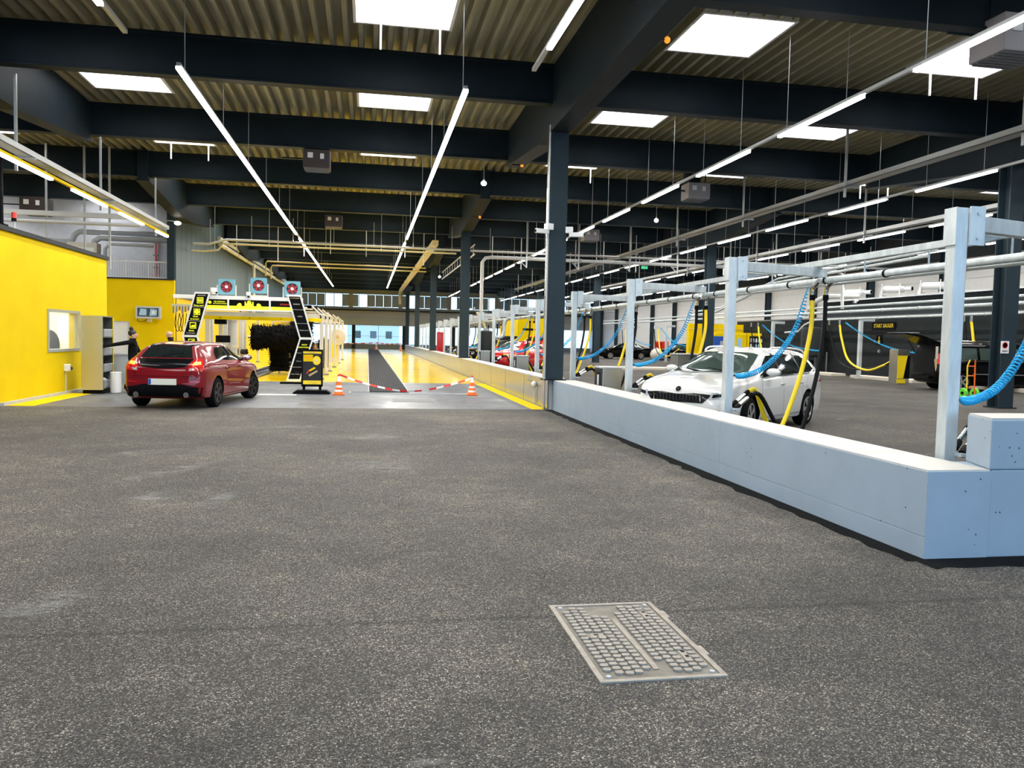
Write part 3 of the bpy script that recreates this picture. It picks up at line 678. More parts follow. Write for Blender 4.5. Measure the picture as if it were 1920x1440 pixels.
MB().box(0, -.02, .72, 3.6, .02, .77).build('top_rail', 'white', t); MB().box(0, -.02, .05, 3.6, .02, .09).build('bottom_rail', 'white', t)
bmh = MB().box(-.008, -.008, .09, .008, .008, .72).mesh('baluster', 'white'); pst = MB().box(-.02, -.02, 0, .02, .02, .77).mesh('post', 'white')
for k in range(37): put('post' if k % 9 == 0 else 'baluster', pst if k % 9 == 0 else bmh, t, (k*.1, 0, 0))
t = thing('level_pole', 'thin red and white measuring pole on the grey upper wall', 'pole', (-10.2, 41.9, 3.8)); MB().box(-.03, -.03, 0, .03, .03, 3.2).build('pole', 'red', t)
for k in range(5): MB().box(-.12, -.05, .3+.6*k, .12, -.03, .36+.6*k).build('mark', 'mid_grey', t)

# ================================================================== heaters, lamps, cameras under the roof
def heater(label, loc, s=1., mat='heater', duct=False):
    t = thing('unit_heater', label, 'heater', loc, group=None)
    MB().box(-.45*s, -.4*s, 0, .45*s, .4*s, .62*s).build('casing', mat, t, bevel=.015)
    fm = MB().box(-.40*s, -.012, -.03, .40*s, .012, .0).mesh('louvre', 'mid_grey')
    for k in range(7): put('louvre', fm, t, (0, (-.36+.12*k)*s, 0), (R(35), 0, 0))
    MB().box(-.3*s, -.42*s, .32*s, -.12*s, -.4*s, .5*s).build('control_box', 'white', t); MB().box(.12*s, -.42*s, .3*s, .25*s, -.4*s, .48*s).build('data_plate', 'white', t)
    for q in (-.4*s, .4*s): MB().box(q-.015, -.015, .62*s, q+.015, .015, 8.0-loc[2]).build('hanger', 'steel_paint', t)
    MB().cyl((-.45*s, 0, .35*s), (-1.2*s, 0, .35*s), .025).build('gas_pipe', 'steel_paint', t)
    if duct: MB().box(-.25*s, .1, .62*s, .25*s, .6, 7.9-loc[2]).build('flue_duct', 'steel_paint', t)
heater('brown unit heater over the lane between the first two roof bays', (-1.55, 24.95, 6.55), .85)
heater('dark unit heater at the top edge above the driveway', (-1.75, 12.5, 6.95), .85)
heater('small unit heater deeper over the yellow lane', (-1.6, 38, 6.55), .85)
heater('grey unit heater with flue under the bays roof', (10.9, 26.2, 6.5), .85, 'heater_grey', True)
heater('large grey unit heater in the top right corner', (10.75, 12.4, 6.62), 1., 'heater_grey')
heater('unit heater seen right behind the big column', (10.5, 38, 6.45), .85, 'heater_grey')
heater('unit heater far right under the roof', (22.2, 37.4, 6.4), .9, 'heater_grey')
heater('dark unit heater with duct on the upper left', (-13.7, 37, 6.4), 1.1, 'heater', True)
def spot(label, loc, drop):
    t = thing('dome_lamp', label, 'lamp', loc); MB().cyl((0, 0, .06), (0, 0, drop), .01, n=6).build('rod', 'tray', t); MB().ell((0, 0, 0), .09, .09, .08).build('globe', 'lens', t, smooth=True); MB().cyl((0, 0, .04), (0, 0, .12), .05, .03).build('cap', 'white', t)
spot('round white lamp hanging left of the big column', (3.55, 25.6, 6.55), 1.65)
spot('small round lamp hanging beside the louvred duct', (4.9, 57, 5.9), 2.25)
spot('small round lamp hanging in the bays behind the big column', (11.5, 31.6, 6.6), 1.4)
def beacon(label, loc, dx=.3, mat='signal_orange'):
    t = thing('beacon', label, 'beacon', loc); MB().box(-dx, -.012, -.012, 0, .012, .012).build('arm', 'steel_paint', t); MB().ell((0, 0, 0), .05, .05, .055).build('lens', mat, t, smooth=True)
beacon('small orange beacon on the near girder', (4.72, 12.73, 6.55)); beacon('small orange beacon at the end of the first girder', (4.45, 23.9, 6.82)); beacon('small orange beacon on the second girder', (4.4, 32.7, 6.55))
t = thing('warning_light', 'red warning light on a bracket above the office roof', 'warning light', (-7.6, 19.3, 3.98)); MB().box(-.02, -.02, -.18, .02, .02, 0).build('post', 'light_grey', t); MB().box(-.35, -.02, -.02, 0, .02, .02).build('bracket', 'light_grey', t); MB().cyl((0, 0, -.02), (0, 0, .05), .05).build('base', 'black', t); MB().cyl((0, 0, .05), (0, 0, .17), .05).build('lens', 'red', t)
t = thing('roof_pole', 'black pole rising from the office roof at the left edge', 'pole', (-7.63, 18.75, 3.8)); MB().cyl((0, 0, .02), (0, 0, 1.6), .045).build('pole', 'black', t); MB().box(-.1, -.1, 0, .1, .1, .03).build('foot_plate', 'black', t)
t = thing('wall_lamp', 'white floodlight on a bent bracket beside the tunnel column', 'lamp', (-8.0, 36.2, 6.15)); MB().tube([(-.5, 0, -.3), (-.5, 0, .1), (-.3, 0, .15), (0, 0, .12)], .02, 6).build('bracket', 'light_grey', t); MB().ell((.06, -.03, .05), .14, .1, .08).build('head', 'lens', t, smooth=True)
def cctv(label, loc, ang):
    t = thing('security_camera', label, 'camera', loc, ang); MB().box(-.08, -.06, .04, .08, .1, .18).build('mount', 'white', t); MB().box(0, -.05, -.05, .34, .05, .05).build('housing', 'white', t, bevel=.01); MB().cyl((.34, 0, 0), (.36, 0, 0), .035).build('lens', 'black', t)
cctv('white security camera left of the big column', (4.08, 18.4, 4.15), R(200)); cctv('white security camera right of the big column', (4.58, 18.4, 4.1), R(-20)); cctv('white security camera over the dark technical room', (24.9, 38.2, 3.95), R(220)); cctv('white security camera beside the leftmost fan', (-5.33, 29.55, 3.02), R(-60))
t = thing('exit_sign', 'small green exit sign deep in the bays', 'sign', (16.45, 47, 6.15)); t.scale = (.55, 1, .55); MB().box(-.35, -.03, -.15, .35, .03, .15).build('box', 'exit_green', t); MB().box(-.01, -.01, .15, .01, .01, 3.7).build('hanger', 'tray', t); MB().box(-.25, -.035, -.08, -.02, -.03, .08).build('arrow', 'white', t); MB().box(.06, -.035, -.1, .16, -.03, .1).build('figure', 'white', t)
rodm = MB().box(-.02, -.02, 0, .02, .02, 1.6).mesh('rod', 'tray')
# threaded rods left hanging from the beams
for k in range(22):
    x = -6.5+1.62*k+random.uniform(-.4, .4)
    ln = 1.5+random.uniform(-.3, .2)
    o = put('hanging_rod', rodm, None, (x, 42.97+.16*(k % 2), 7.1-ln)); o.scale = (1, 1, ln/1.6); tag(o, 'thin grey rod hanging from a beam behind the white cross duct, %s from the left' % (['first']+ORD[1:]+['twenty-first', 'twenty-second'])[k], 'rod', 'hanging rods under the beams')
# horizontal silencers on the technical room
for k, y in enumerate((41.3, 37.9, 34.9)):
    t = thing('silencer', 'white exhaust silencer on the dark room roof, %s from the left' % ['first', 'second', 'third'][k], 'silencer', (26.9, y, 4.29), R(-62)); t.scale = (.78, .78, .7)
    MB().lathe([(.12, -.85), (.26, -.7), (.26, .55), (.12, .7), (.15, .75), (.17, 1.15)], (0, 0, .55), 'x', 16).build('drum', 'pipe_white', t, smooth=True); MB().cyl((1.155, 0, .55), (1.16, 0, .55), .14).build('mouth', 'black', t)
    for q in (-.75, .45): MB().box(q-.04, -.3, 0, q+.04, .3, .12).build('saddle', 'pipe_white', t); MB().box(q-.03, -.28, .1, q+.03, -.24, .95).build('clamp_post', 'pipe_white', t)
    MB().cyl((-.8, 0, .5), (-.95, 0, 0), .12).build('inlet', 'pipe_white', t)
# ================================================================== entrance portal of the wash tunnel
PY = 29.3
def pylon(label, xt, xm, w, up, low, dark=False):
    """slanted sign pylon: xt = left edge of the top and foot, xm = left edge at the knee"""
    t = thing('sign_pylon', label, 'sign', (0, PY, 0)); zt, zm = 3.02, 1.5; e = .045
    def para(x0, z0, x1, z1, ww, y0, y1, name, mat, par):
        return MB().prism([(x0, z0), (x0+ww, z0), (x1+ww, z1), (x1, z1)], 'y', y0, y1).build(name, mat, par)
    for a, b, z0, z1, nm in ((xm, xt, zm, zt, 'upper'), (xt, xm, 0, zm, 'lower')):
        para(a, z0, b, z1, w, 0, .14, nm+'_case', 'cream', t)
        para(a-.01, z0, b-.01, z1, e, -.02, 0, 'edge_strip', 'white', t); para(a+w-e+.01, z0, b+w-e+.01, z1, e, -.02, 0, 'edge_strip', 'white', t)
    for z, x in ((zt-.05, xt), (zm-.03, xm), (0, xt)): MB().box(x-.01, -.022, z, x+w+.01, 0, z+.055).build('cross_strip', 'white', t)
    def at(z): return xm+(xt-xm)*abs(z-zm)/(zt-zm)
    for z0, z1, items in up+low:
        a, b = at(z0)+e, at(z1)+e
        p = para(a, z0, b, z1, w-2*e, -.014, -.002, 'sign_panel', 'black', t); cx = (at((z0+z1)/2)+w/2)
        for it in items:
            dz = it[1]; zz = z0+(z1-z0)*dz; cx = at(zz)+w/2
            if it[0] == 't': text('lettering', it[2], it[3], it[4], p, (cx, -.018, zz))
            elif it[0] == 'icon':
                s = .105; m = MB()
                for q in ((-s, -s, s, -s+.02), (-s, s-.02, s, s), (-s, -s+.02, -s+.02, s-.02), (s-.02, -s+.02, s, s-.02)): m.box(cx+q[0], -.02, zz+q[1], cx+q[2], -.014, zz+q[3])
                m.build('pictogram_frame', 'sign_yellow', p); g = MB()
                k = it[2]
                if k == 'gear':
                    g.box(cx-.065, -.02, zz-.06, cx+.065, -.014, zz-.045); g.box(cx-.065, -.02, zz+.045, cx+.065, -.014, zz+.06)
                    for q in (-.055, 0, .055): g.box(cx+q-.012, -.02, zz-.05, cx+q+.012, -.014, zz+.05)
                    g.box(cx-.06, -.021, zz-.01, cx+.06, -.015, zz+.01)
                elif k == 'ring':
                    g.ring((cx, 0, zz), 'y', .078, .05, -.02, -.014, 20); g.cyl((cx, -.02, zz), (cx, -.014, zz), .035)
                elif k == 'foot':
                    g.prism([(cx-.07, zz-.06), (cx+.07, zz-.06), (cx+.06, zz+.05), (cx+.03, zz+.01), (cx-.03, zz+.02), (cx-.07, zz-.03)], 'y', -.02, -.014)
                else:
                    g.cyl((cx, -.02, zz-.01), (cx, -.014, zz-.01), .055); g.box(cx+.02, -.02, zz, cx+.07, -.014, zz+.06)
                g.build('pictogram', 'sign_yellow', p)
    return t
Y_ = 'sign_yellow'
pylon('black and white slanted pylon with yellow driving pictograms left of the tunnel entrance', -5.87, -6.28, .49,
      [(2.52, 2.96, [('t', .88, 'ACHTUNG', .055, 'light_grey'), ('icon', .5, 'gear'), ('t', .1, 'Gang raus!', .075, Y_)]),
       (2.04, 2.5, [('icon', .66, 'ring'), ('t', .3, 'Nicht', .075, Y_), ('t', .12, 'bremsen!', .075, Y_)]),
       (1.55, 2.02, [('icon', .68, 'foot'), ('t', .3, 'Nicht', .075, Y_), ('t', .13, 'beschleunigen!', .05, 'light_grey')])],
      [(1.0, 1.46, [('icon', .66, 'hand'), ('t', .2, 'Nicht lenken!', .06, Y_)]), (.5, .98, []), (.07, .48, [])])
pylon('dark slanted pylon listing the wash programmes right of the tunnel entrance', -2.81, -2.37, .46,
      [(2.52, 2.96, [('t', .88, 'PROGRAMME', .05, 'wood'), ('t', .4, 'PREMIUM', .055, 'light_grey')]), (2.04, 2.5, [('t', .5, 'SPEZIAL', .05, 'light_grey')]), (1.55, 2.02, [('t', .5, 'WASCH & GO', .05, 'light_grey')])],
      [(1.0, 1.46, [('t', .6, 'AKTIV', .07, Y_), ('t', .42, 'Glanz-Politur', .07, Y_)]), (.5, .98, [('t', .6, 'EXTRA', .05, 'dark_grey'), ('t', .42, 'Trocknung', .05, 'light_grey')]), (.07, .48, [('t', .6, 'EXTRA', .05, 'dark_grey'), ('t', .42, 'Nano Wachs', .055, 'light_grey')])], True)
t = thing('portal_header', 'black and yellow header sign spanning the tunnel entrance', 'sign', (0, PY+.16, 0))
MB().box(-6.62, 0, 2.80, -2.3, .3, 2.93).build('top_rail', 'white', t, bevel=.01); MB().box(-5.6, 0, 2.42, -2.35, .3, 2.47).build('bottom_rail', 'white', t)
MB().prism([(-6.62, 2.84), (-6.62, 2.9), (-5.7, 2.9), (-5.7, 2.78)], 'y', .02, .4).build('end_canopy', 'white', t)
for x0, x1 in ((-5.56, -4.84), (-4.78, -3.44), (-3.38, -2.42)):
    p = MB().box(x0, .02, 2.47, x1, .05, 2.8).build('sign_panel', 'black', t); MB().box(x0, .012, 2.47, x1, .02, 2.59).build('yellow_band', 'sign_yellow', p)
for x in (-4.81, -3.41): MB().box(x-.03, -.0, 2.45, x+.03, .06, 2.81).build('divider', 'white', t)
lg = MB().ring((-5.42, .015, 2.69), 'y', .055, .022, -.003, .005, 16).build('round_logo', 'sign_yellow', t)
text('lettering', 'WE CARWASH', .07, 'sign_yellow', t, (-5.1, .012, 2.72), sx=.8); text('lettering', 'AUTOWASCHSTRASSE', .055, 'sign_yellow', t, (-5.09, .012, 2.655), sx=.8)
text('lettering', 'SONAX', .085, 'red', t, (-2.9, .012, 2.68), sx=1.15)
em = MB()
for q, s_ in ((-.25, 1), (.25, -1)):
    em.prism([(-4.11+q*1.0, 2.58), (-4.11+q*1.7, 2.58), (-4.11+q*1.55, 2.66), (-4.11+q*1.25, 2.70), (-4.11+q*1.02, 2.66)], 'y', .008, .012)
    em.prism([(-4.11+q*.42, 2.58), (-4.11+q*.6, 2.58), (-4.11+q*.6, 2.745), (-4.11+q*.42, 2.745)], 'y', .007, .012)
em.prism([(-4.26, 2.58), (-3.96, 2.58), (-3.99, 2.67), (-4.04, 2.68), (-4.05, 2.76), (-4.11, 2.785), (-4.17, 2.76), (-4.18, 2.68), (-4.23, 2.67)], 'y', .006, .012)
em.build('figure_emblem', 'sign_yellow', t)
# three axial fans on the portal
def fan(label, x, z0, rot):
    t = thing('axial_fan', label, 'fan', (x, PY+.35, z0)); h = .27; n = 24; m = MB(); vs = []; fs = []
    for k in range(n):
        a = 2*pi*k/n+.001; c, s_ = cos(a), sin(a); r = .2; q = h/max(abs(c), abs(s_))
        for y in (0, .16): vs += [(r*c, y, h+r*s_), (q*c, y, h+q*s_)]
    for k in range(n):
        j = (k+1) % n; a, b = k*4, j*4
        fs += [(a, a+1, b+1, b), (a+2, b+2, b+3, a+3), (a, b, b+2, a+2), (a+1, a+3, b+3, b+1)]
    m.add(vs, fs).build('square_frame', 'fan_blue', t)
    bl = MB().prism([(.03, -.03), (.185, -.065), (.19, .055), (.03, .03)], 'y', -.006, .006).mesh('blade', 'fan_red')
    for k in range(6):
        b = put('blade', bl, t, (0, .07, h)); b.rotation_euler = (R(0), rot+k*pi/3, 0)
    MB().cyl((0, 0, h), (0, .12, h), .055, .05, 14).build('hub', 'white', t); MB().cyl((0, .13, h), (0, .14, h), .2, n=24).build('guard', 'mid_grey', t)
    for q in (-.31, .31): MB().box(q-.02, .04, -.1, q+.02, .1, .33).build('bracket', 'cream', t)
    MB().box(-.33, .04, -.12, .33, .1, -.07).build('foot_bar', 'cream', t)
fan('blue framed fan with red blades, leftmost of three over the tunnel', -4.9, 2.98, .3); fan('blue framed fan with red blades, middle of three over the tunnel', -3.82, 3.06, 0.05); fan('blue framed fan with red blades, rightmost of three over the tunnel', -2.67, 2.98, .5)
t = thing('sensor_box', 'small white sensor box on top of the header sign', 'sensor', (-4.12, PY+.1, 2.93)); MB().box(-.07, -.08, .02, .07, .08, .15).build('housing', 'white', t, bevel=.01); MB().cyl((0, -.02, -.04), (0, -.02, .02), .03).build('lens', 'black', t)

# ================================================================== wash machine frames
def frame(label, y, xl, xr, h, r=.05, panel=False):
    t = thing('wash_arch', label, 'machine frame', (0, y, 0)); w = .13
    for x in (xl, xr):
        MB().box(x-w/2, -w/2, .05, x+w/2, w/2, h).build('post', 'cream', t, bevel=.008); MB().box(x-.11, -.11, 0, x+.11, .11, .06).build('foot', 'mid_grey', t)
        MB().box(x-.03, -w/2-.012, .4, x+.03, -w/2, h-.3).build('guide_rail', 'light_grey', t)
    MB().box(xl, -w/2, h-.16, xr, w/2, h).build('crossbeam', 'cream', t, bevel=.008)
    m = MB(); m.obox((xr-.75, -.12, h+.28), (xr-.35, -.12, h+.28), .06, .06); m.obox((xr-.35, -.12, h+.28), (xr+.02, -.12, h-.05), .06, .06); m.obox((xl+.35, -.12, h+.28), (xr-.35, -.12, h+.28), .06, .06); m.build('guard_rail', 'cream', t)
    return t
arch_lab = ['just behind the header sign', 'around the black top brush', 'behind the top brush', 'in the middle of the tunnel', 'deep in the tunnel', 'at the far end of the tunnel']
for k, (y, h) in enumerate(((30.4, 2.4), (33.8, 2.45), (37.2, 2.5), (42, 2.5), (48, 2.55), (55, 2.6))): frame('cream steel wash arch %s' % arch_lab[k], y, -6.2, -1.68, h)
t = thing('yellow_crossbeam', 'yellow cross member under the header sign', 'beam', (0, 30.32, 2.12)); MB().box(-6.2, -.05, 0, -1.7, .05, .12).build('beam', 'yellow_paint', t)
for q in (-5.2, -4.2, -3.1): MB().cyl((q, -.06, .06), (q, -.05, .06), .02).build('bolt', 'black', t)
def brush(label, p0, p1, r0, nb, core=.09):
    t = thing('wash_brush', label, 'brush', p0); a = Vector((0, 0, 0)); b = Vector(p1)-Vector(p0); L = b.length; d = b.normalized()
    x = d.orthogonal().normalized(); y = d.cross(x); m = MB()
    MB().cyl(a-d*.12, b+d*.12, core*.5, n=10).build('shaft', 'chrome', t)
    n = 26; rows = max(8, int(L*12)); prof = [(core, 0)]+[(r0*random.uniform(.86, 1.0), L*(i+.5)/rows) for i in range(rows)]+[(core, L)]
    vs = []; 
    for r, h in prof:
        for k in range(n):
            q = r*(random.uniform(.88, 1.06) if r > core else 1); vs.append(d*h+(x*cos(2*pi*k/n)+y*sin(2*pi*k/n))*q)
    m.add(vs, [(i*n+k, (i+1)*n+k, (i+1)*n+(k+1) % n, i*n+(k+1) % n) for i in range(len(prof)-1) for k in range(n)]); m.build('foam_core', 'bristle', t)
    bs = MB()
    for _ in range(nb):
        ang = random.uniform(0, 2*pi); h = random.uniform(.0, L); o = x*cos(ang)+y*sin(ang); s_ = (d*random.uniform(-.4, .4)+o.cross(d)*random.uniform(-.3, .3)).normalized()*.018
        c0 = d*h+o*r0*.6; c1 = d*(h+random.uniform(-.06, .06))+o*r0*random.uniform(1., 1.16); bs.add([c0-s_, c0+s_, c1+s_*.4, c1-s_*.4], [(0, 1, 2, 3)])
    stuff(bs.build('bristles', 'bristle', t)); return t
brush('big black horizontal top brush inside the tunnel', (-4.55, 33.2, 1.50), (-2.3, 33.2, 1.50), .50, 1500)
brush('black upright side brush under the top brush', (-3.6, 34.6, .1), (-3.6, 34.6, 1.35), .42, 700)
brush('black upright side brush right of the top brush', (-2.75, 35.0, .1), (-2.75, 35.0, 2.2), .48, 900)
brush('black upright side brush between the right posts', (-2.0, 38.4, .12), (-2.0, 38.4, 1.45), .28, 400)
brush('dark wheel brush low on the left of the tunnel', (-5.3, 36.2, .12), (-5.3, 36.2, 1.0), .22, 300)
for k, (x, y) in enumerate(((-5.75, 31.2), (-5.35, 32.6), (-4.95, 33.7))):
    t = thing('machine_column', 'cream machine column with motor on the left of the tunnel, %s in depth' % ['first', 'second', 'third'][k], 'machine column', (x, y, 0))
    MB().box(-.13, -.13, 0, .13, .13, 2.2).build('column', 'cream' if k != 1 else 'light_grey', t, bevel=.01); MB().box(-.19, -.19, .0, .19, .19, .12).build('foot', 'mid_grey', t)
    MB().cyl((0, -.2, .9), (.2, -.3, .9), .1).build('motor', 'dark_grey', t); MB().tube(bez([(.05, -.15, 1.0), (.25, -.25, .75), (.1, -.2, .5), (.2, -.15, .2)], 6), .018, 6).build('cable', 'black', t)
    MB().box(.02, -.15, .3, .07, -.13, 2.1).build('guide_rail', 'white', t)
t = thing('foam_cylinder', 'pale translucent cylinder column left of the tunnel entrance', 'machine column', (-4.9, 31.0, 0)); MB().cyl((0, 0, .1), (0, 0, 2.15), .17, n=18).build('tube', 'light_grey', t, smooth=True); MB().cyl((0, 0, 1.1), (0, 0, 1.2), .19, n=18).build('band', 'cream', t); MB().cyl((0, 0, 2.1), (0, 0, 2.25), .2, n=18).build('cap', 'cream', t)
t = thing('pump_cluster', 'tangle of valves and hoses left under the header rail', 'machine', (-6.5, 30.3, 2.0)); MB().box(-.35, 0, .55, .3, .1, .62).build('rail', 'tray', t)
for k in range(6): MB().cyl((-.3+.1*k, .03, .3+.05*(k % 3)), (-.3+.1*k, .03, .55), .035).build('valve', 'mid_grey', t)
for k in range(3): MB().tube(bez([(-.22+.12*k, .02, .3), (-.25+.1*k, 0, -.1), (-.15+.1*k, 0, -.35), (-.05+.08*k, 0, 0), (-.1+.12*k, .02, .3)], 6), .012, 6).build('hose_loop', 'black', t)
t = thing('black_motor', 'black motor box hung left behind the pylon', 'machine', (-5.25, 30.6, 1.95)); MB().box(-.2, -.15, 0, .2, .15, .3).build('body', 'black', t, bevel=.03); MB().box(-.05, -.1, -1.3, .05, .1, 0).build('mast', 'light_grey', t)
t = thing('control_panel', 'black box on a stand behind the red car', 'box', (-5.05, 29.9, 0)); MB().box(-.24, -.08, 1.3, .24, .08, 1.55).build('panel', 'black', t, bevel=.02); MB().cyl((0, 0, 0), (0, 0, 1.3), .04).build('stand', 'light_grey', t)
t = thing('dryer_drum', 'round cream drum beyond the right posts of the tunnel', 'machine', (-1.62, 44.5, 1.55)); MB().lathe([(.1, -.12), (.42, -.1), (.45, 0), (.42, .1), (.1, .12)], (0, 0, 0), 'y', 22).build('drum', 'cream', t, smooth=True); MB().cyl((0, -.2, 0), (0, -.1, 0), .1).build('hub', 'wood', t); MB().box(-.05, .15, -1.55, .05, .25, 0).build('stand', 'cream', t)
t = thing('yellow_screen', 'yellow upright panel between the last wash arches', 'panel', (-1.95, 50, 0)); MB().box(-.25, -.03, .3, .25, .03, 1.9).build('panel', 'yellow_paint', t); MB().box(-.27, -.05, 0, .27, .05, .3).build('foot', 'cream', t)
# conveyor
t = thing('conveyor_track', 'dark conveyor track leading into the wash tunnel', 'conveyor', (0, 29.0, 0))
MB().box(-4.75, 0, .0, -4.05, 40, .015).build('track_bed', 'dark_grey', t)
for x in (-4.78, -4.35, -4.05): MB().box(x-.03, 0, .015, x+.03, 40, .07).build('guide_rail', 'mid_grey', t, bevel=.005)
rl = MB().cyl((-4.72, 0, .035), (-4.38, 0, .035), .022, n=8).mesh('roller', 'grate')
for k in range(100): put('roller', rl, t, (0, .15+.38*k, 0))

# ================================================================== grates, manhole
t = thing('lane_grate', 'long dark drain grate down the middle of the yellow lane', 'grate', (.05, 24.0, 0))
m = MB(); m.box(0, 0, .0, 1.15, 78, .006); m.build('channel', 'black', t)
b = MB()
for k in range(780): b.box(.02, .1*k, .006, 1.13, .1*k+.035, .022)
for q in range(13): b.box(.02+.09*q, 0, .006, .035+.09*q, 78, .020)
stuff(b.build('grate_bars', 'grate', t)); MB().box(-.02, 0, 0, 0, 78, .024).build('edge_angle', 'light_grey', t); MB().box(1.15, 0, 0, 1.17, 78, .024).build('edge_angle', 'light_grey', t)
t = thing('cross_grate', 'drain grate lying across the wet concrete apron', 'grate', (-.47, 23.25, 0))
m = MB(); m.box(0, 0, 0, 1.66, .72, .006); m.box(1.66, 0, 0, 3.3, .2, .006); m.build('channel', 'black', t)
bmb = MB().box(0, .03, .006, .022, .70, .024).mesh('bar', 'mid_grey'); bsm = MB().box(0, .03, .006, .022, .17, .024).mesh('bar', 'mid_grey')
for k in range(27): put('bar', bmb if k < 9 else bsm, t, (.03+.06*k, 0, 0))
for k in range(27, 55): put('bar', bsm, t, (.03+.06*k, 0, 0))
fr = MB(); fr.box(-.03, -.03, 0, 3.33, 0, .026); fr.box(-.03, 0, 0, 0, .72, .026); fr.box(0, .72, 0, .5, .75, .026); fr.box(1.68, .2, 0, 3.33, .23, .026); fr.box(3.3, 0, 0, 3.33, .2, .026); fr.build('frame', 'light_grey', t)
def manhole():
    t = thing('manhole_cover', 'rectangular cast iron manhole cover with raised studs set in the asphalt', 'manhole cover', (1.12, 3.65, 0)); W_, L_ = .66, 1.13
    f = MB(); e = .03
    for q in ((0, 0, W_, e), (0, L_-e, W_, L_), (0, e, e, L_-e), (W_-e, e, W_, L_-e)): f.box(q[0], q[1], -.01, q[2], q[3], .010)
    f.build('frame', 'cast_iron', t, bevel=.003)
    MB().box(e+.004, e+.004, -.01, W_-e-.004, L_-e-.004, .004).build('cover_plate', 'cast_iron_dirty', t)
    sm = MB().prism([(-.021, -.014), (.012, -.019), (.022, -.008), (.020, .015), (-.012, .019), (-.022, .008)], 'z', .004, .016).mesh('stud', 'cast_iron', bevel=.002)
    for j in range(19):
        for i in range(11):
            x = .075+.051*i; y = .085+.0525*j+(.012 if i % 2 else 0)
            if i == 5 or (i == 6 and (j > 16)) or (i in (5, 6) and j < 3 and i == 6): continue
            if i in (4, 6) and (j in (0, 17, 18)): continue
            if (i in (1, 2) and j == 10) or (i == 9 and j in (3, 4, 15, 16)): continue
            if (i in (0, 10) and j in (0, 18)): continue
            if (i in (3, 4) and j > 15): continue
            put('stud', sm, t, (x, y, 0))
    MB().box(.315, .12, .004, .345, .85, .010).build('centre_bar', 'cast_iron', t, bevel=.003)
    for x, y, a, b in ((.135, .60, .10, .028), (.535, .24, .03, .11), (.535, .86, .03, .11)):
        k = MB(); k.box(x-.01, y-.006, .004, x+a+.01, y+b+.006, .008); k.build('key_plate', 'cast_iron', t)
        if a > b: MB().box(x+.008, y+.006, .008, x+.035, y+b-.006, .0086).build('keyhole', 'black', t); MB().box(x+a-.035, y+.006, .008, x+a-.008, y+b-.006, .0086).build('keyhole', 'black', t)
        else: MB().box(x+.005, y+.01, .008, x+a-.005, y+.035, .0086).build('keyhole', 'black', t); MB().box(x+.005, y+b-.035, .008, x+a-.005, y+b-.01, .0086).build('keyhole', 'black', t)
    for x, y in ((.06, .06), (W_-.06, .06), (.06, L_-.06), (W_-.06, L_-.06)): MB().cyl((x, y, .004), (x, y, .012), .013, n=12).build('bolt', 'light_grey', t)
    for y in (.27, .84): MB().box(W_, y, -.005, W_+.02, y+.12, .009).build('hinge_lug', 'cast_iron', t)
manhole()
t = thing('access_cover', 'pale square cover plate flush in the concrete apron', 'cover', (.6, 20.4, 0)); MB().box(0, 0, 0, 1.1, 1.0, .004).build('plate', 'mid_grey', t); MB().box(.04, .04, .004, 1.06, .96, .006).build('inset', 'cover_grey', t)
t = thing('floor_marking', 'pale rectangular floor plate right of the red car', 'cover', (-2.9, 22.4, 0)); MB().box(0, 0, 0, 1.0, .35, .004).build('plate', 'white', t)

# ================================================================== cones and tape
def cone(label, loc, s=1.):
    t = thing('traffic_cone', label, 'traffic cone', loc); MB().box(-.16*s, -.16*s, 0, .16*s, .16*s, .035*s).build('base', 'orange', t, bevel=.012*s)
    h = .5*s; rb, rt = .125*s, .028*s; r = lambda z: rb+(rt-rb)*z/h; z0 = .035*s; ed = [0, .1, .22, .34, .46, .66, 1.]
    for k in range(6):
        a, b = ed[k]*h, ed[k+1]*h; MB().lathe([(r(a), z0+a), (r(b), z0+b)], (0, 0, 0), 'z', 18).build('reflective_band' if k % 2 else 'cone_body', 'white' if k % 2 else 'orange', t, smooth=True)
    MB().ell((0, 0, z0+h), rt*1.3, rt*1.3, rt*1.6, 10, 6).build('tip', 'red', t)
cone('orange and white traffic cone left of the drain grate', (-.78, 22.75, 0)); cone('orange and white traffic cone right of the drain grate', (2.98, 23.1, 0))
def tape(label, p0, p1, sag, n=26, w=.07):
    t = thing('barrier_tape', label, 'tape', p0); d = Vector(p1)-Vector(p0)
    f = lambda u: Vector((d.x*u, d.y*u, d.z*u-sag*4*u*(1-u)+sag*.25*sin(u*9)*u*(1-u)))
    for k in range(n):
        a, b = f(k/n), f((k+1)/n); tw = .5*sin(k*.5); s_ = Vector((0, sin(tw), cos(tw)))*w/2; o = Vector((0, .002, 0))
        MB().add([a-s_, b-s_, b+s_, a+s_, a-s_+o, b-s_+o, b+s_+o, a+s_+o], [(0, 1, 2, 3), (7, 6, 5, 4), (0, 4, 5, 1), (3, 2, 6, 7), (1, 5, 6, 2), (0, 3, 7, 4)]).build('red_band' if k % 2 == 0 else 'white_band', 'red' if k % 2 == 0 else 'white', t)
tape('red and white tape slung low between the two near cones', (-.76, 22.75, .56), (2.98, 23.1, .50), .40, 18, .055)
for k, x in enumerate((-6.0, .95, 3.8)): cone('small distant traffic cone at the lane end, %s from the left' % ['first', 'second', 'third'][k], (x, 96, 0), 1.5)
tape('distant red and white tape at the end of the lane, left stretch', (-6, 96, .85), (.95, 96, .85), .15, 16, .12); tape('distant red and white tape at the end of the lane, right stretch', (.95, 96, .85), (3.8, 96, .8), .08, 10, .12)

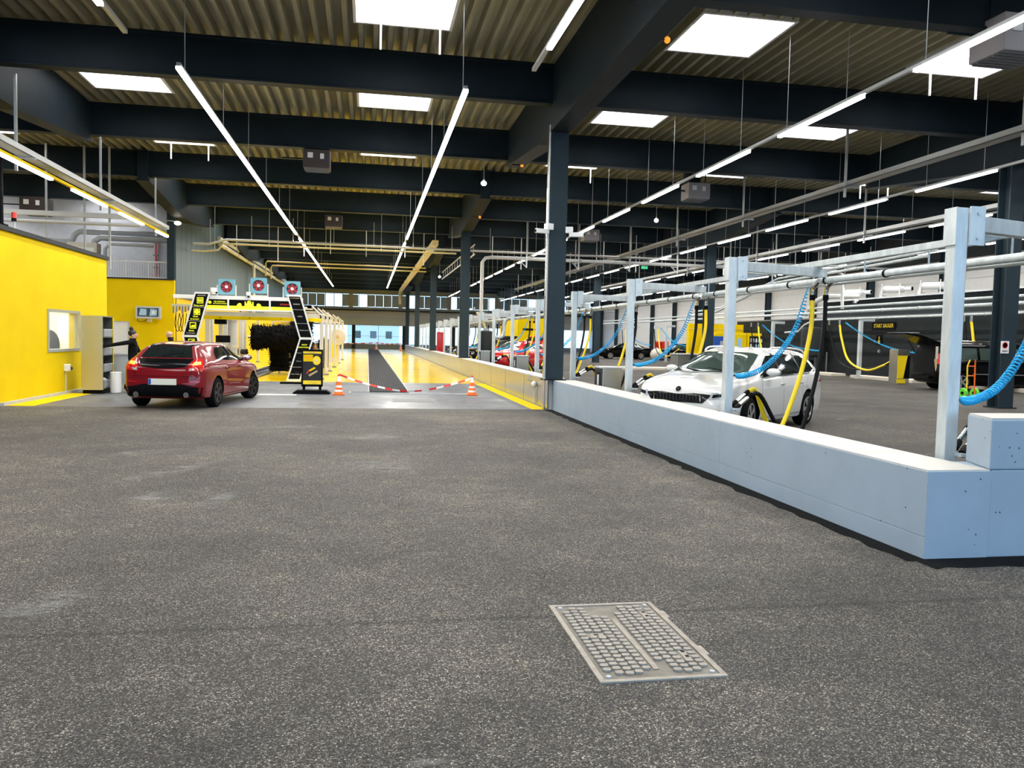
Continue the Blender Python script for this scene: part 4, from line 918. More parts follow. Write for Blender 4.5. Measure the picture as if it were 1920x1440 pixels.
# ================================================================== A-board
t = thing('advert_stand', 'black poster stand on a weighted foot in front of the wash tunnel', 'advert stand', (-1.52, 23.05, 0))
MB().prism([(-.48, 0), (.48, 0), (.52, .03), (.40, .11), (-.40, .11), (-.52, .03)], 'y', -.22, .22).build('foot', 'black', t, bevel=.015)
for q in (-.22, .22): MB().box(q-.035, -.03, .1, q+.035, .03, .24).build('spring_leg', 'black', t)
fr = MB()
for q in ((-.29, .2, .29, .25), (-.29, 1.19, .29, 1.235), (-.29, .25, -.255, 1.19), (.255, .25, .29, 1.19)): fr.box(q[0], -.03, q[1], q[2], .03, q[3])
fr.build('frame', 'black', t); p = MB().box(-.255, -.012, .25, .255, .012, 1.19).build('poster', 'dark_grey', t)
MB().box(-.245, -.016, 1.12, .245, -.012, 1.18).build('header_band', 'yellow', p); MB().box(-.245, -.016, .265, .245, -.012, .37).build('footer_band', 'yellow', p); MB().box(-.24, -.016, .9, .02, -.012, 1.09).build('offer_box', 'yellow_paint', p)
st = []
for k in range(28):
    a = 2*pi*k/28; r = .115 if k % 2 else .1; st.append((.12+r*cos(a), .93+r*1.18*sin(a)))
MB().prism(st, 'y', -.02, -.016).build('price_badge', 'yellow', p); MB().cyl((.12, -.023, .93), (.12, -.02, .93), .035, n=12).build('badge_centre', 'cream', p)
MB().prism([(-.09, .66), (.06, .75), (.09, .71), (-.06, .62)], 'y', -.02, -.012).build('sausage', 'yellow_paint', p); MB().prism([(-.1, .53), (.13, .66), (.15, .62), (-.07, .48)], 'y', -.02, -.012).build('sausage', 'wood', p); MB().prism([(-.16, .56), (-.1, .66), (-.08, .65), (-.13, .55)], 'y', -.02, -.012).build('napkin', 'red', p)
text('lettering', 'HOT DOG', .05, 'orange', p, (-.11, -.017, 1.02)); text('lettering', 'AKTION', .035, 'orange', p, (-.11, -.017, .95)); text('lettering', 'Waschbistro', .04, 'wood', p, (0, -.017, 1.15)); text('lettering', 'Jetzt an der Kassa', .035, 'wood', p, (0, -.017, .335)); text('lettering', 'im Shop', .035, 'wood', p, (.05, -.017, .29))
t = thing('dark_block', 'low black rubber block between the pylon and the poster stand', 'block', (-1.95, 27.6, 0)); MB().box(-.9, -.1, 0, .0, .1, .06).build('block', 'black', t)

# ================================================================== cabinet with crates, bins, cart
t = thing('steel_cabinet', 'tall stainless steel cabinet standing against the yellow wall', 'cabinet', (-6.97, 22.25, 0)); w, d_, h_ = .55, .85, 1.98
MB().box(-.26, 0, .1, .26, .03, h_).build('front_side', 'stainless', t); MB().box(-.26, d_-.03, .1, .26, d_, h_).build('back_side', 'stainless', t); MB().box(-.26, .03, .1, -.23, d_-.03, h_).build('rear_panel', 'light_grey', t); MB().box(-.26, 0, h_, .26, d_, h_+.03).build('top', 'stainless', t)
MB().box(-.24, .05, .0, .24, d_-.05, .1).build('plinth', 'black', t); MB().box(.262, d_-.05, .1, .28, d_, h_).build('corner_post', 'yellow_paint', t)
for k, z in enumerate((.12, .55, .98, 1.45)): MB().box(-.23, .03, z, .25, d_-.03, z+.025).build('shelf', 'mid_grey', t)
for k, z in enumerate((.145, .575, 1.005, 1.475)):
    c = thing('crate', 'grey plastic crate on the %s cabinet shelf' % ['lowest', 'second lowest', 'second highest', 'highest'][k], 'crate', (-7.12, 22.25+.08, z), group='crates in the steel cabinet')
    m = MB(); m.box(0, 0, 0, .42, .68, .02)
    for q in ((0, 0, .42, .02), (0, .66, .42, .68), (0, .02, .02, .66), (.40, .02, .42, .66)): m.box(q[0], q[1], .02, q[2], q[3], .2)
    m.build('shell', 'crate', c); MB().box(.42, -.005, .17, .435, .685, .2).build('rim', 'light_grey', c)
    for q in (.1, .25, .4, .55): MB().box(.42, q, .03, .43, q+.02, .17).build('rib', 'light_grey', c)
    for j in range(6): MB().ell((random.uniform(.08, .34), random.uniform(.12, .56), .2), .1, .12, .07, 8, 6).build('cloth', random.choice(['black', 'white', 'black']) if k == 0 else 'black', c, smooth=True)
t = thing('waste_bin', 'white cylindrical bucket beside the cabinet', 'bin', (-6.5, 22.6, 0)); MB().lathe([(.11, 0), (.13, .02), (.14, .55), (.12, .56), (.11, .1)], (0, 0, 0), 'z', 18).build('bucket', 'white', t, smooth=True)
t = thing('metal_cart', 'tilted grey metal sack truck with plate behind the bucket', 'hand cart', (-6.2, 23.4, 0))
MB().prism([(-.55, .22), (.02, .22), (.12, .98), (-.62, .98)], 'y', -.01, .02).build('back_plate', 'light_grey', t); MB().box(-.62, -.03, .98, .12, .03, 1.02).build('top_rail', 'light_grey', t)
for q in (0, .16): MB().tube([(.02+q*.4, -.03-q, .12), (.2+q, -.03-q, .9), (.32+q, -.05-q, 1.08), (.5+q*.6, -.05-q, 1.1)], .018, 8).build('side_tube', 'chrome', t)
for z in (.3, .55, .85): MB().cyl((.05+z*.22, -.03, z), (.2+z*.25, -.19, z), .012).build('rung', 'chrome', t)
for q in (-.14, .22):
    wl = MB().lathe([(.05, -.03), (.12, -.035), (.13, 0), (.12, .035), (.05, .03)], (q, -.2, .13), 'y', 18).build('wheel', 'rubber', t, smooth=True); MB().cyl((q, -.245, .13), (q, -.23, .13), .05).build('hub_cap', 'white', wl)
t = thing('wall_monitor', 'grey framed monitor showing two camera pictures on the yellow wall', 'monitor', (-9.12, 36.2, 2.16)); MB().box(-.5, -.05, 0, .5, .12, .52).build('housing', 'light_grey', t, bevel=.015); p = MB().box(-.42, -.06, .09, .42, -.05, .45).build('screen', 'screen', t)
MB().prism([(-.36, .14), (-.06, .14), (-.06, .40), (-.3, .42)], 'y', -.064, -.06).build('left_picture', 'screen_light', p); MB().prism([(.06, .12), (.34, .14), (.36, .38), (.1, .42)], 'y', -.064, -.06).build('right_picture', 'screen_light', p); MB().cyl((.22, -.066, .27), (.22, -.064, .27), .07, n=14).build('bright_spot', 'white', p)
MB().box(-.08, .1, -.12, .08, .3, .3).build('wall_bracket', 'white', t); MB().tube(bez([(-.4, 0, .02), (-.42, 0, -.1), (-.2, 0, -.12), (-.05, .05, -.02)], 6), .012, 6).build('cable', 'black', t)
t = thing('power_socket', 'white power socket on a conduit on the yellow wall', 'socket', (YX, 22.2, 0)); MB().cyl((.02, 0, .05), (.02, 0, .58), .018, n=8).build('conduit', 'light_grey', t); MB().box(0, -.08, .58, .12, .08, .76).build('box', 'white', t, bevel=.02); MB().cyl((.06, .08, .66), (.08, .2, .64), .05).build('plug_cap', 'dark_grey', t)
t = thing('barrier_socket', 'white socket box and conduit mounted on the steel barrier', 'socket', (4.2, 19.9, 0)); MB().cyl((-.03, 0, .05), (-.03, 0, .48), .015, n=8).build('conduit', 'light_grey', t); MB().ell((-.06, 0, .52), .07, .08, .08).build('box', 'white', t, smooth=True); MB().box(-.05, .1, .5, -.02, 1.0, .56).build('cable_duct', 'stainless', t); MB().tube([(-.03, .85, .55), (-.03, .85, .74), (.1, .85, .76)], .012, 6).build('riser', 'light_grey', t)
# ================================================================== cars
def pchip(keys, x):
    X = [k[0] for k in keys]; Yv = [k[1] for k in keys]; n = len(X)
    if x <= X[0]: return Yv[0]
    if x >= X[-1]: return Yv[-1]
    h = [X[i+1]-X[i] for i in range(n-1)]; d = [(Yv[i+1]-Yv[i])/h[i] for i in range(n-1)]
    m = [d[0]]+[0 if d[i-1]*d[i] <= 0 else 2*d[i-1]*d[i]/(d[i-1]+d[i]) for i in range(1, n-1)]+[d[-1]]
    i = max(k for k in range(n-1) if X[k] <= x); t = (x-X[i])/h[i]
    return (2*t**3-3*t*t+1)*Yv[i]+(t**3-2*t*t+t)*h[i]*m[i]+(-2*t**3+3*t*t)*Yv[i+1]+(t**3-t*t)*h[i]*m[i+1]
class Car:
    def __init__(s, label, cat, loc, ang, paint, P, wheel='alu', wr=.32, group=None):
        s.P = P; s.L = P['L']; s.t = thing(P.get('name', 'car'), label, cat, loc, ang, group); s.paint = paint; s.wr = wr
        h = s.L/2; n = 84; v = []; ring = 0
        for i in range(n+1):
            u = i/n; x = -h*cos(pi*u)*.35+(-h+2*h*u)*.65
            x = max(-h, min(h, x)); sec = s.section(x); ring = len(sec)*2-2
            v += [(x, a, b) for a, b in sec]+[(x, -a, b) for a, b in sec[-2:0:-1]]
        f = [(i*ring+k, (i+1)*ring+k, (i+1)*ring+(k+1) % ring, i*ring+(k+1) % ring) for i in range(n) for k in range(ring)]
        f += [tuple(range(ring)), tuple(range((n+1)*ring-1, n*ring-1, -1))]
        m = MB().add(v, f); me = m.mesh('body', paint, True, merge=True); me.materials.append(MATS['black'])
        body = put('body', me)
        for ax in (P['fa'], P['ra']):
            for sd in (-1, 1):
                c = MB(); c.cyl((ax, sd*(P['W']-.26), wr), (ax, sd*(P['W']+.2), wr), wr+.055, n=32)
                cm = c.mesh('cut', 'black'); co = put('cut', cm); md = body.modifiers.new('b', 'BOOLEAN'); md.object = co; md.operation = 'DIFFERENCE'; md.solver = 'EXACT'
                try: md.material_mode = 'TRANSFER'
                except Exception: pass
                s.cuts = getattr(s, 'cuts', [])+[co]
        bme = realize(body, 'body')
        for c in s.cuts: bpy.data.objects.remove(c)
        for p in bme.polygons: p.use_smooth = True
        try: bme.set_sharp_from_angle(angle=R(38))
        except Exception: pass
        s.body = put('body', bme, s.t)
        s.bvh = BVHTree.FromPolygons([q.co for q in bme.vertices], [tuple(p.vertices) for p in bme.polygons])
        tm = MB().lathe([(.19*wr/.32, -.1), (wr*.93, -.105), (wr, -.075), (wr, .075), (wr*.93, .105), (.19*wr/.32, .1)], (0, 0, 0), 'y', 30).mesh('tyre', 'rubber', True)
        rm = MB(); rr = wr*.70
        rm.ring((0, 0, 0), 'y', rr, rr*.88, .03, .108, 28); rm.cyl((0, .05, 0), (0, .105, 0), rr*.22, n=14)
        for k in range(5):
            a = 2*pi*k/5
            for e in (-.13, .13): rm.obox((rr*.15*cos(a), .085, rr*.15*sin(a)), (rr*.92*cos(a+e), .085, rr*.92*sin(a+e)), .045*wr/.32, .035, up=(0, 1, 0))
        rme = rm.mesh('rim', wheel, False); bk = MB().cyl((0, -.02, 0), (0, .03, 0), rr*.9, n=24).mesh('brake_disc', 'dark_grey')
        for ax, st in ((P['fa'], P.get('steer', 0)), (P['ra'], 0)):
            for sd in (-1, 1):
                w = put('wheel', tm, s.t, (ax, sd*(P['W']-.115), wr), (0, 0, (0 if sd > 0 else pi)+R(st))); put('rim', rme, w); put('brake_disc', bk, w)
    def section(s, x):
        P = s.P; zt = pchip(P['zt'], x); zb = pchip(P['zb'], x); w = pchip(P['w'], x); zs = min(pchip(P['zs'], x), zt-.03); wt = min(pchip(P['wt'], x), .955*w-.01)
        zb = min(zb, zs-.05); hgt = zs-zb; g = min(1, max(0, (zt-zs-.04)/.35)); ed = .09*g+.02
        base = [(0, zb), (.55*w, zb), (.86*w, zb+.005), (.955*w, zb+.05*min(1, hgt/.4)), (.99*w, zb+.22*hgt), (w, zb+.45*hgt), (.998*w, zb+.7*hgt), (.985*w, zs-.05*min(1, hgt)), (.955*w, zs)]
        re = zt-ed
        for q in (.25, .5, .75): base.append((.955*w+(wt-.955*w)*(q**1.12), zs+(re-zs)*q))
        base += [(wt, re), (wt-.035*g-.03, zt-.045*g-.008), (wt*.72, zt-.012*g-.003), (wt*.36, zt-.002), (0, zt)]
        return base
    def cast(s, o, d):
        h = s.bvh.ray_cast(Vector(o), Vector(d)); return (h[0], h[1]) if h[0] is not None else (None, None)
    def decal(s, name, lo, hi, mat, view, n=10, m=5, off=.006, parent=None):
        """skin patch between two poly-lines, projected on the body; view: 'L','R' side, 'F' front, 'B' rear, or a direction"""
        def res(pl, k):
            L = [0]
            for a, b in zip(pl, pl[1:]): L.append(L[-1]+sqrt((a[0]-b[0])**2+(a[1]-b[1])**2))
            q = L[-1]*k/n; i = 0
            while i < len(pl)-2 and L[i+1] < q: i += 1
            t = (q-L[i])/max(1e-9, L[i+1]-L[i]); return (pl[i][0]+(pl[i+1][0]-pl[i][0])*t, pl[i][1]+(pl[i+1][1]-pl[i][1])*t)
        vs = []; ok = []
        for k in range(n+1):
            a, b = res(lo, k), res(hi, k)
            for j in range(m+1):
                p = (a[0]+(b[0]-a[0])*j/m, a[1]+(b[1]-a[1])*j/m)
                if view == 'L': o, d = (p[0], 3, p[1]), (0, -1, 0)
                elif view == 'R': o, d = (p[0], -3, p[1]), (0, 1, 0)
                elif view == 'F': o, d = (4, p[0], p[1]), (-1, 0, 0)
                elif view == 'B': o, d = (-4, p[0], p[1]), (1, 0, 0)
                else: o, d = (p[0], p[1], 3), (0, 0, -1)
                hp, hn = s.cast(o, d)
                if hp is None: vs.append(Vector(o)); ok.append(False)
                else:
                    if hn.dot(Vector(d)) > 0: hn = -hn
                    vs.append(hp+hn*off); ok.append(True)
        N = m+1; fs = []
        for k in range(n):
            for j in range(m):
                q = (k*N+j, (k+1)*N+j, (k+1)*N+j+1, k*N+j+1)
                if all(ok[i] for i in q): fs.append(q)
        if not fs: return None
        return MB().add(vs, fs).build(name, mat, parent or s.t, smooth=True)
    def side(s, name, lo, hi, mat, n=12, m=5, off=.006):
        for v in 'LR': s.decal(name, lo, hi, mat, v, n, m, off)
    def mirrors(s, x, z, mat=None):
        for sd in (-1, 1):
            y = abs((s.cast((x, 3*sd, z-.04), (0, -sd, 0))[0] or Vector((0, .75, 0))).y)
            o = MB(); o.ell((x-.02, sd*(y+.14), z+.03), .075, .125, .075, 14, 8); o = o.build('mirror', mat or s.paint, s.t, smooth=True)
            MB().obox((x, sd*(y-.03), z-.03), (x, sd*(y+.1), z), .05, .04).build('stalk', 'black', o); MB().ell((x-.055, sd*(y+.14), z+.03), .05, .105, .06, 12, 6).build('mirror_glass', 'chrome', o, smooth=True)
    def handles(s, xs, z):
        for x in xs:
            for sd in (-1, 1):
                hp = s.cast((x, 3*sd, z), (0, -sd, 0))[0]
                if hp: MB().cbox((x, hp.y+sd*.015, z), (.17, .03, .03)).build('door_handle', s.paint, s.t, bevel=.01)
    def seam(s, pts, w=.008, view=None):
        for v in (view or 'LR'):
            lo = [(p[0]-w/2, p[1]) for p in pts]; hi = [(p[0]+w/2, p[1]) for p in pts]
            if abs(pts[0][0]-pts[-1][0]) > abs(pts[0][1]-pts[-1][1]): lo = [(p[0], p[1]-w/2) for p in pts]; hi = [(p[0], p[1]+w/2) for p in pts]
            s.decal('panel_gap', lo, hi, 'black', v, 12, 1, .003)
    def rear_plate(s, z, blue=True):
        hp = s.cast((-4, 0, z), (1, 0, 0))[0]
        p = MB().box(hp.x-.025, -.29, z-.065, hp.x-.005, .29, z+.065).build('number_plate', 'plate', s.t)
        MB().box(hp.x-.028, .235, z-.06, hp.x-.025, .285, z+.06).build('blue_strip', 'plate_blue', p)
HATCH = dict(L=4.37, W=.9, fa=1.29, ra=-1.36,
    zt=[(-2.185, .60), (-2.17, .78), (-2.13, .93), (-2.02, 1.04), (-1.86, 1.20), (-1.66, 1.36), (-1.3, 1.415), (-.7, 1.44), (-.2, 1.435), (.2, 1.395), (.6, 1.24), (1.05, 1.01), (1.6, .92), (1.95, .82), (2.12, .70), (2.185, .52)],
    zb=[(-2.185, .42), (-2.13, .30), (-1.95, .21), (-1, .17), (1, .17), (1.9, .2), (2.1, .25), (2.185, .38)],
    w=[(-2.185, .66), (-2.15, .76), (-2.0, .85), (-1.5, .893), (-.5, .90), (.8, .898), (1.4, .885), (1.8, .83), (2.05, .73), (2.15, .62), (2.185, .5)],
    zs=[(-2.185, .55), (-2.1, .88), (-1.9, 1.0), (-1.3, 1.0), (0, .95), (1.0, .92), (1.6, .85), (2.0, .72), (2.185, .45)],
    wt=[(-2.185, .55), (-2.1, .68), (-1.9, .66), (-1.5, .60), (-.6, .61), (.2, .60), (.6, .64), (1.05, .76), (1.6, .74), (2.0, .6), (2.185, .4)])
WAGON = dict(L=4.67, W=.907, fa=1.40, ra=-1.29,
    zt=[(-2.335, .58), (-2.32, .76), (-2.28, .95), (-2.16, 1.12), (-1.98, 1.32), (-1.75, 1.42), (-1.2, 1.455), (-.4, 1.475), (.1, 1.45), (.42, 1.37), (.8, 1.21), (1.22, 1.02), (1.7, .95), (2.1, .87), (2.26, .78), (2.335, .56)],
    zb=[(-2.335, .42), (-2.27, .30), (-2.05, .21), (-1, .17), (1, .17), (2.0, .2), (2.25, .24), (2.335, .36)],
    w=[(-2.335, .68), (-2.3, .77), (-2.1, .86), (-1.5, .9), (0, .907), (1.3, .9), (1.85, .86), (2.15, .78), (2.28, .69), (2.335, .56)],
    zs=[(-2.335, .55), (-2.2, .92), (-1.9, .99), (0, .95), (1.1, .93), (1.8, .88), (2.15, .8), (2.335, .5)],
    wt=[(-2.335, .58), (-2.2, .70), (-1.9, .64), (-.6, .63), (.2, .62), (.7, .66), (1.2, .78), (1.8, .77), (2.15, .66), (2.335, .45)])
SEDAN = dict(WAGON, zt=[(-2.335, .58), (-2.32, .76), (-2.27, .92), (-2.1, .98), (-1.75, 1.02), (-1.3, 1.22), (-.8, 1.38), (-.2, 1.42), (.2, 1.38), (.7, 1.18), (1.15, .98), (1.7, .9), (2.1, .82), (2.26, .72), (2.335, .52)])
VAN = dict(L=4.9, W=.95, fa=1.5, ra=-1.5, name='van',
    zt=[(-2.45, .7), (-2.43, 1.0), (-2.38, 1.45), (-2.28, 1.7), (-2.0, 1.76), (-.8, 1.78), (.5, 1.76), (.95, 1.68), (1.4, 1.42), (1.75, 1.15), (2.1, 1.03), (2.3, .9), (2.42, .74), (2.45, .55)],
    zb=[(-2.45, .45), (-2.38, .33), (-2.1, .24), (-1, .2), (1, .2), (2.1, .22), (2.35, .28), (2.45, .4)],
    w=[(-2.45, .78), (-2.4, .86), (-2.2, .92), (-1.4, .95), (1.3, .95), (1.9, .9), (2.25, .8), (2.4, .68), (2.45, .55)],
    zs=[(-2.45, .6), (-2.35, 1.0), (-2.1, 1.1), (1.2, 1.06), (1.8, 1.0), (2.25, .82), (2.45, .5)],
    wt=[(-2.45, .7), (-2.3, .78), (-1.8, .76), (.6, .74), (1.2, .78), (1.8, .82), (2.25, .7), (2.45, .45)])

# --- red hatchback, rear towards us
a = R(81.5)
c = Car('dark red hatchback with lit brake lights in front of the wash tunnel', 'car', (-3.93, 20.15, 0), a, 'red_car', dict(HATCH, steer=-12), 'rim_dark', .325)
c.decal('rear_window', [(-.55, 1.09), (.55, 1.09)], [(-.44, 1.33), (.44, 1.33)], 'car_glass', 'B', 12, 6)
c.decal('tailgate_panel', [(-.46, .90), (-.2, .87), (.2, .87), (.46, .90)], [(-.58, 1.07), (.58, 1.07)], 'black_gloss', 'B', 12, 5, .004)
c.decal('high_brake_light', [(-.18, 1.372), (.18, 1.372)], [(-.17, 1.40), (.17, 1.40)], 'lamp_lit', 'B', 8, 2, .012)
c.decal('spoiler', [(-.56, 1.335), (.56, 1.335)], [(-.5, 1.37), (.5, 1.37)], 'black_gloss', 'B', 10, 2, .01)
for s_ in (-1, 1):
    c.decal('tail_lamp', [(s_*.50, .80), (s_*.84, .83)], [(s_*.60, 1.07), (s_*.74, 1.07)], 'lamp_red', 'B', 8, 6, .008)
    c.decal('brake_light', [(s_*.60, .93), (s_*.76, .95)], [(s_*.62, 1.0), (s_*.73, 1.01)], 'lamp_lit', 'B', 5, 3, .014)
    c.decal('reverse_lamp', [(s_*.54, .82), (s_*.64, .83)], [(s_*.55, .87), (s_*.64, .87)], 'lamp_clear', 'B', 4, 2, .014)
    c.decal('bumper_reflector', [(s_*.52, .56), (s_*.76, .585)], [(s_*.53, .585), (s_*.76, .61)], 'lamp_red', 'B', 5, 2, .01)
    hp = c.cast((-4, s_*.52, .36), (1, 0, 0))[0]; MB().ring((hp.x-.06, s_*.52, .32), 'x', .055, .042, -.06, .1, 18).build('exhaust_tip', 'chrome', c.t, smooth=True); MB().cyl((hp.x+.0, s_*.52, .32), (hp.x-.03, s_*.52, .32), .043).build('exhaust_bore', 'black', c.t)
c.decal('bumper_diffuser', [(-.76, .27), (.76, .27)], [(-.81, .47), (-.55, .50), (-.42, .535), (.42, .535), (.55, .50), (.81, .47)], 'rubber', 'B', 20, 5, .008)
c.decal('plate_recess', [(-.42, .50), (.42, .50)], [(-.36, .66), (.36, .66)], 'red_car', 'B', 8, 3, .004)
c.rear_plate(.585); c.seam([(-.62, .70), (.62, .70)], .008, 'B'); c.seam([(-.60, .70), (-.56, .80)], .008, 'B'); c.seam([(.60, .70), (.56, .80)], .008, 'B'); c.seam([(-.84, .655), (.84, .655)], .006, 'B')
MB().tube([(-2.1, 0, .34), (-2.26, 0, .34), (-2.32, 0, .38), (-2.32, 0, .46)], .025, 8).build('tow_bar', 'black', c.t); MB().ell((-2.32, 0, .48), .03, .03, .03, 8, 6).build('tow_ball', 'black', c.t)
MB().obox((-2.09, .05, 1.13), (-1.92, -.35, 1.20), .02, .02).build('rear_wiper', 'black', c.t)
c.side('side_window', [(-1.30, 1.055), (-.5, 1.02), (.75, .995)], [(-1.12, 1.20), (-.9, 1.30), (-.2, 1.325), (.22, 1.26), (.74, 1.01)], 'car_glass', 16, 5)
c.side('window_pillar', [(-.42, 1.02), (-.34, 1.02)], [(-.46, 1.33), (-.38, 1.33)], 'black', 3, 5, .009)
c.decal('windscreen', [(1.02, -.62), (1.02, .62)], [(.28, -.5), (.28, .5)], 'car_glass', 'T', 10, 8)
c.side('sill_trim', [(-.95, .20), (.88, .20)], [(-.95, .27), (.88, .27)], 'black', 10, 1, .006)
c.seam([(-.44, .30), (-.42, .66), (-.40, 1.0)]); c.seam([(.62, .30), (.70, .6), (.66, .97)]); c.seam([(-1.05, .62), (-.98, .8), (-1.1, 1.03)])
c.mirrors(.55, 1.03); c.handles((-.75, .12), .86)
for s_ in (-1, 1): c.decal('headlamp', [(s_*.42, .68), (s_*.78, .68)], [(s_*.45, .78), (s_*.74, .80)], 'lamp_clear', 'F', 6, 3, .008)
c.decal('grille', [(-.38, .48), (.38, .48)], [(-.4, .68), (.4, .68)], 'black_gloss', 'F', 8, 3)

# --- white estate car, nose towards the low wall
ang = math.atan2(-.65, -.76)
w = Car('white estate car parked nose-in behind the low wall', 'car', (6.78, 14.05, FL), ang, 'white_car', dict(WAGON, steer=8), 'alu', .325)
w.decal('windscreen', [(1.17, -.70), (1.2, 0), (1.17, .70)], [(.36, -.55), (.40, 0), (.36, .55)], 'car_glass_green', 'T', 14, 10)
w.side('side_window', [(-1.78, 1.03), (-.6, 1.0), (.90, .985)], [(-1.66, 1.20), (-1.4, 1.325), (-.5, 1.36), (.2, 1.33), (.88, 1.0)], 'car_glass', 18, 5)
for xx in (-.98, -.02): w.side('window_pillar', [(xx-.04, 1.01), (xx+.04, 1.01)], [(xx-.06, 1.37), (xx+.02, 1.37)], 'black_gloss', 3, 5, .01)
w.side('window_trim', [(-1.82, 1.0), (-.6, .975), (.93, .96)], [(-1.82, 1.02), (-.6, .993), (.93, .977)], 'chrome', 14, 1, .01)
w.decal('grille', [(-.46, .56), (.46, .56)], [(-.60, .70), (-.3, .715), (0, .69), (.3, .715), (.60, .70)], 'black_gloss', 'F', 16, 5, .008)
gb = MB()
for k in range(15):
    y = -.42+.06*k; hp = w.cast((4, y, .63), (-1, 0, 0))[0]
    if hp: MB().cbox((hp.x+.012, y, .635), (.02, .012, .11)).build('grille_slat', 'chrome' if k in (0, 14) else 'dark_grey', w.t)
for s_ in (-1, 1):
    w.decal('headlamp', [(s_*.55, .62), (s_*.82, .66)], [(s_*.58, .725), (s_*.80, .77)], 'lamp_clear', 'F', 8, 5, .009)
    w.decal('headlamp_inner', [(s_*.60, .65), (s_*.78, .68)], [(s_*.61, .70), (s_*.77, .73)], 'black_gloss', 'F', 6, 3, .013)
    w.decal('fog_lamp', [(s_*.50, .38), (s_*.72, .40)], [(s_*.52, .44), (s_*.72, .46)], 'black_gloss', 'F', 5, 3)
    w.decal('tail_lamp', [(s_*.62, .80), (s_*.88, .82)], [(s_*.64, .98), (s_*.82, 1.0)], 'lamp_red', 'B', 6, 4, .008)
w.decal('lower_intake', [(-.6, .30), (.6, .30)], [(-.55, .42), (.55, .42)], 'black', 'F', 10, 3)
hp = w.cast((4, 0, .77), (-1, 0, 0))[0]
bd = MB().cyl((hp.x-.005, 0, .765), (hp.x+.014, 0, .775), .048, n=18).build('badge', 'chrome', w.t); MB().cyl((hp.x+.012, 0, .774), (hp.x+.017, 0, .776), .036, n=18).build('badge_field', 'black_gloss', bd); MB().prism([(-.022, .757), (.02, .776), (.002, .78), (.022, .792), (-.016, .79), (-.02, .772)], 'x', hp.x+.017, hp.x+.02).build('badge_emblem', 'chrome', bd)
w.mirrors(.72, 1.02); w.handles((-.9, .05), .84)
w.seam([(-.98, .34), (-.96, .7), (-.94, .98)]); w.seam([(-.02, .30), (0, .98)]); w.seam([(.92, .34), (.98, .6), (.93, .95)]); w.seam([(-1.0, .4), (-1.2, .75), (-1.25, .98)])
w.side('sill_trim', [(-.88, .21), (.98, .21)], [(-.88, .30), (.98, .30)], 'light_grey', 10, 1, .01)
w.side('door_crease', [(-1.9, .80), (1.0, .77)], [(-1.9, .812), (1.0, .782)], 'white_gloss', 16, 1, .009)
for s_ in (-1, 1): MB().tube(bez([(.1, s_*.60, 1.40), (-.1, s_*.60, 1.465), (-.9, s_*.60, 1.475), (-1.6, s_*.60, 1.44), (-1.8, s_*.6, 1.38)], 6), .018, 8).build('roof_rail', 'white_gloss', w.t, smooth=True)
w.decal('side_sticker', [(.99, .62), (1.05, .62)], [(.99, .70), (1.05, .70)], 'red', 'L', 2, 2, .006)
w.decal('bonnet_gap', [(1.25, -.78), (1.25, .78)], [(1.265, -.78), (1.265, .78)], 'black', 'T', 14, 1, .004)
MB().obox((1.17, .45, 1.045), (1.02, -.1, 1.10), .02, .015).build('wiper', 'black', w.t); MB().obox((1.17, -.2, 1.045), (1.0, -.65, 1.09), .02, .015).build('wiper', 'black', w.t)
MB().prism([(-.75, .02), (.75, .02), (.7, .5), (-.7, .5)], 'x', -.2, .0).build('seat_row', 'black', w.t, loc=(0, 0, .5))

# --- other cars
def plain_car(label, loc, ang, paint, P, hatch_open=False, rim='alu', wr=.31, **kw):
    c = Car(label, 'car', loc, ang, paint, P, rim, wr)
    h = P['L']/2
    c.side('side_window', [(-1.35, 1.05), (-.5, 1.02), (.72, .995)], [(-1.15, 1.20), (-.85, 1.29), (-.2, 1.32), (.2, 1.26), (.71, 1.01)], 'car_glass_green', 14, 4)
    c.side('window_pillar', [(-.42, 1.02), (-.34, 1.02)], [(-.46, 1.33), (-.38, 1.33)], 'black', 3, 4, .01)
    c.decal('windscreen', [(1.0, -.6), (1.0, .6)], [(.32, -.48), (.32, .48)], 'car_glass_green', 'T', 8, 6)
    for s_ in (-1, 1):
        c.decal('headlamp', [(s_*.45, .66), (s_*.76, .66)], [(s_*.48, .76), (s_*.74, .78)], 'lamp_clear', 'F', 5, 3, .008); c.decal('tail_lamp', [(s_*.58, .80), (s_*.84, .82)], [(s_*.6, .98), (s_*.76, 1.0)], 'lamp_red', 'B', 5, 4, .008)
    c.decal('grille', [(-.4, .46), (.4, .46)], [(-.42, .64), (.42, .64)], 'black', 'F', 6, 3); c.decal('rear_opening' if hatch_open else 'rear_window', [(-.6, .86 if hatch_open else 1.08), (.6, .86 if hatch_open else 1.08)], [(-.46, 1.33), (.46, 1.33)], 'black' if hatch_open else 'car_glass', 'B', 8, 6)
    c.side('sill_trim', [(-.95, .20), (.88, .20)], [(-.95, .27), (.88, .27)], 'black', 8, 1); c.mirrors(.55, 1.03); c.handles((-.75, .12), .86); c.seam([(-.44, .30), (-.40, 1.0)]); c.seam([(.62, .30), (.66, .97)])
    if hatch_open:
        z = pchip(P['zt'], -1.45)
        g = MB().prism([(-1.42, z-.02), (-2.35, z+.32), (-2.38, z+.28), (-2.2, z+.16), (-1.5, z-.08)], 'y', -.58, .58).build('open_tailgate', paint, c.t, bevel=.012); MB().prism([(-1.6, z+.06), (-2.05, z+.225), (-2.05, z+.235), (-1.6, z+.07)], 'y', -.48, .48).build('tailgate_glass', 'car_glass', g)
        for q in (-.56, .56): MB().cyl((-1.75, q, z-.2), (-1.95, q, z+.12), .012, n=6).build('gas_strut', 'black', c.t)
    return c
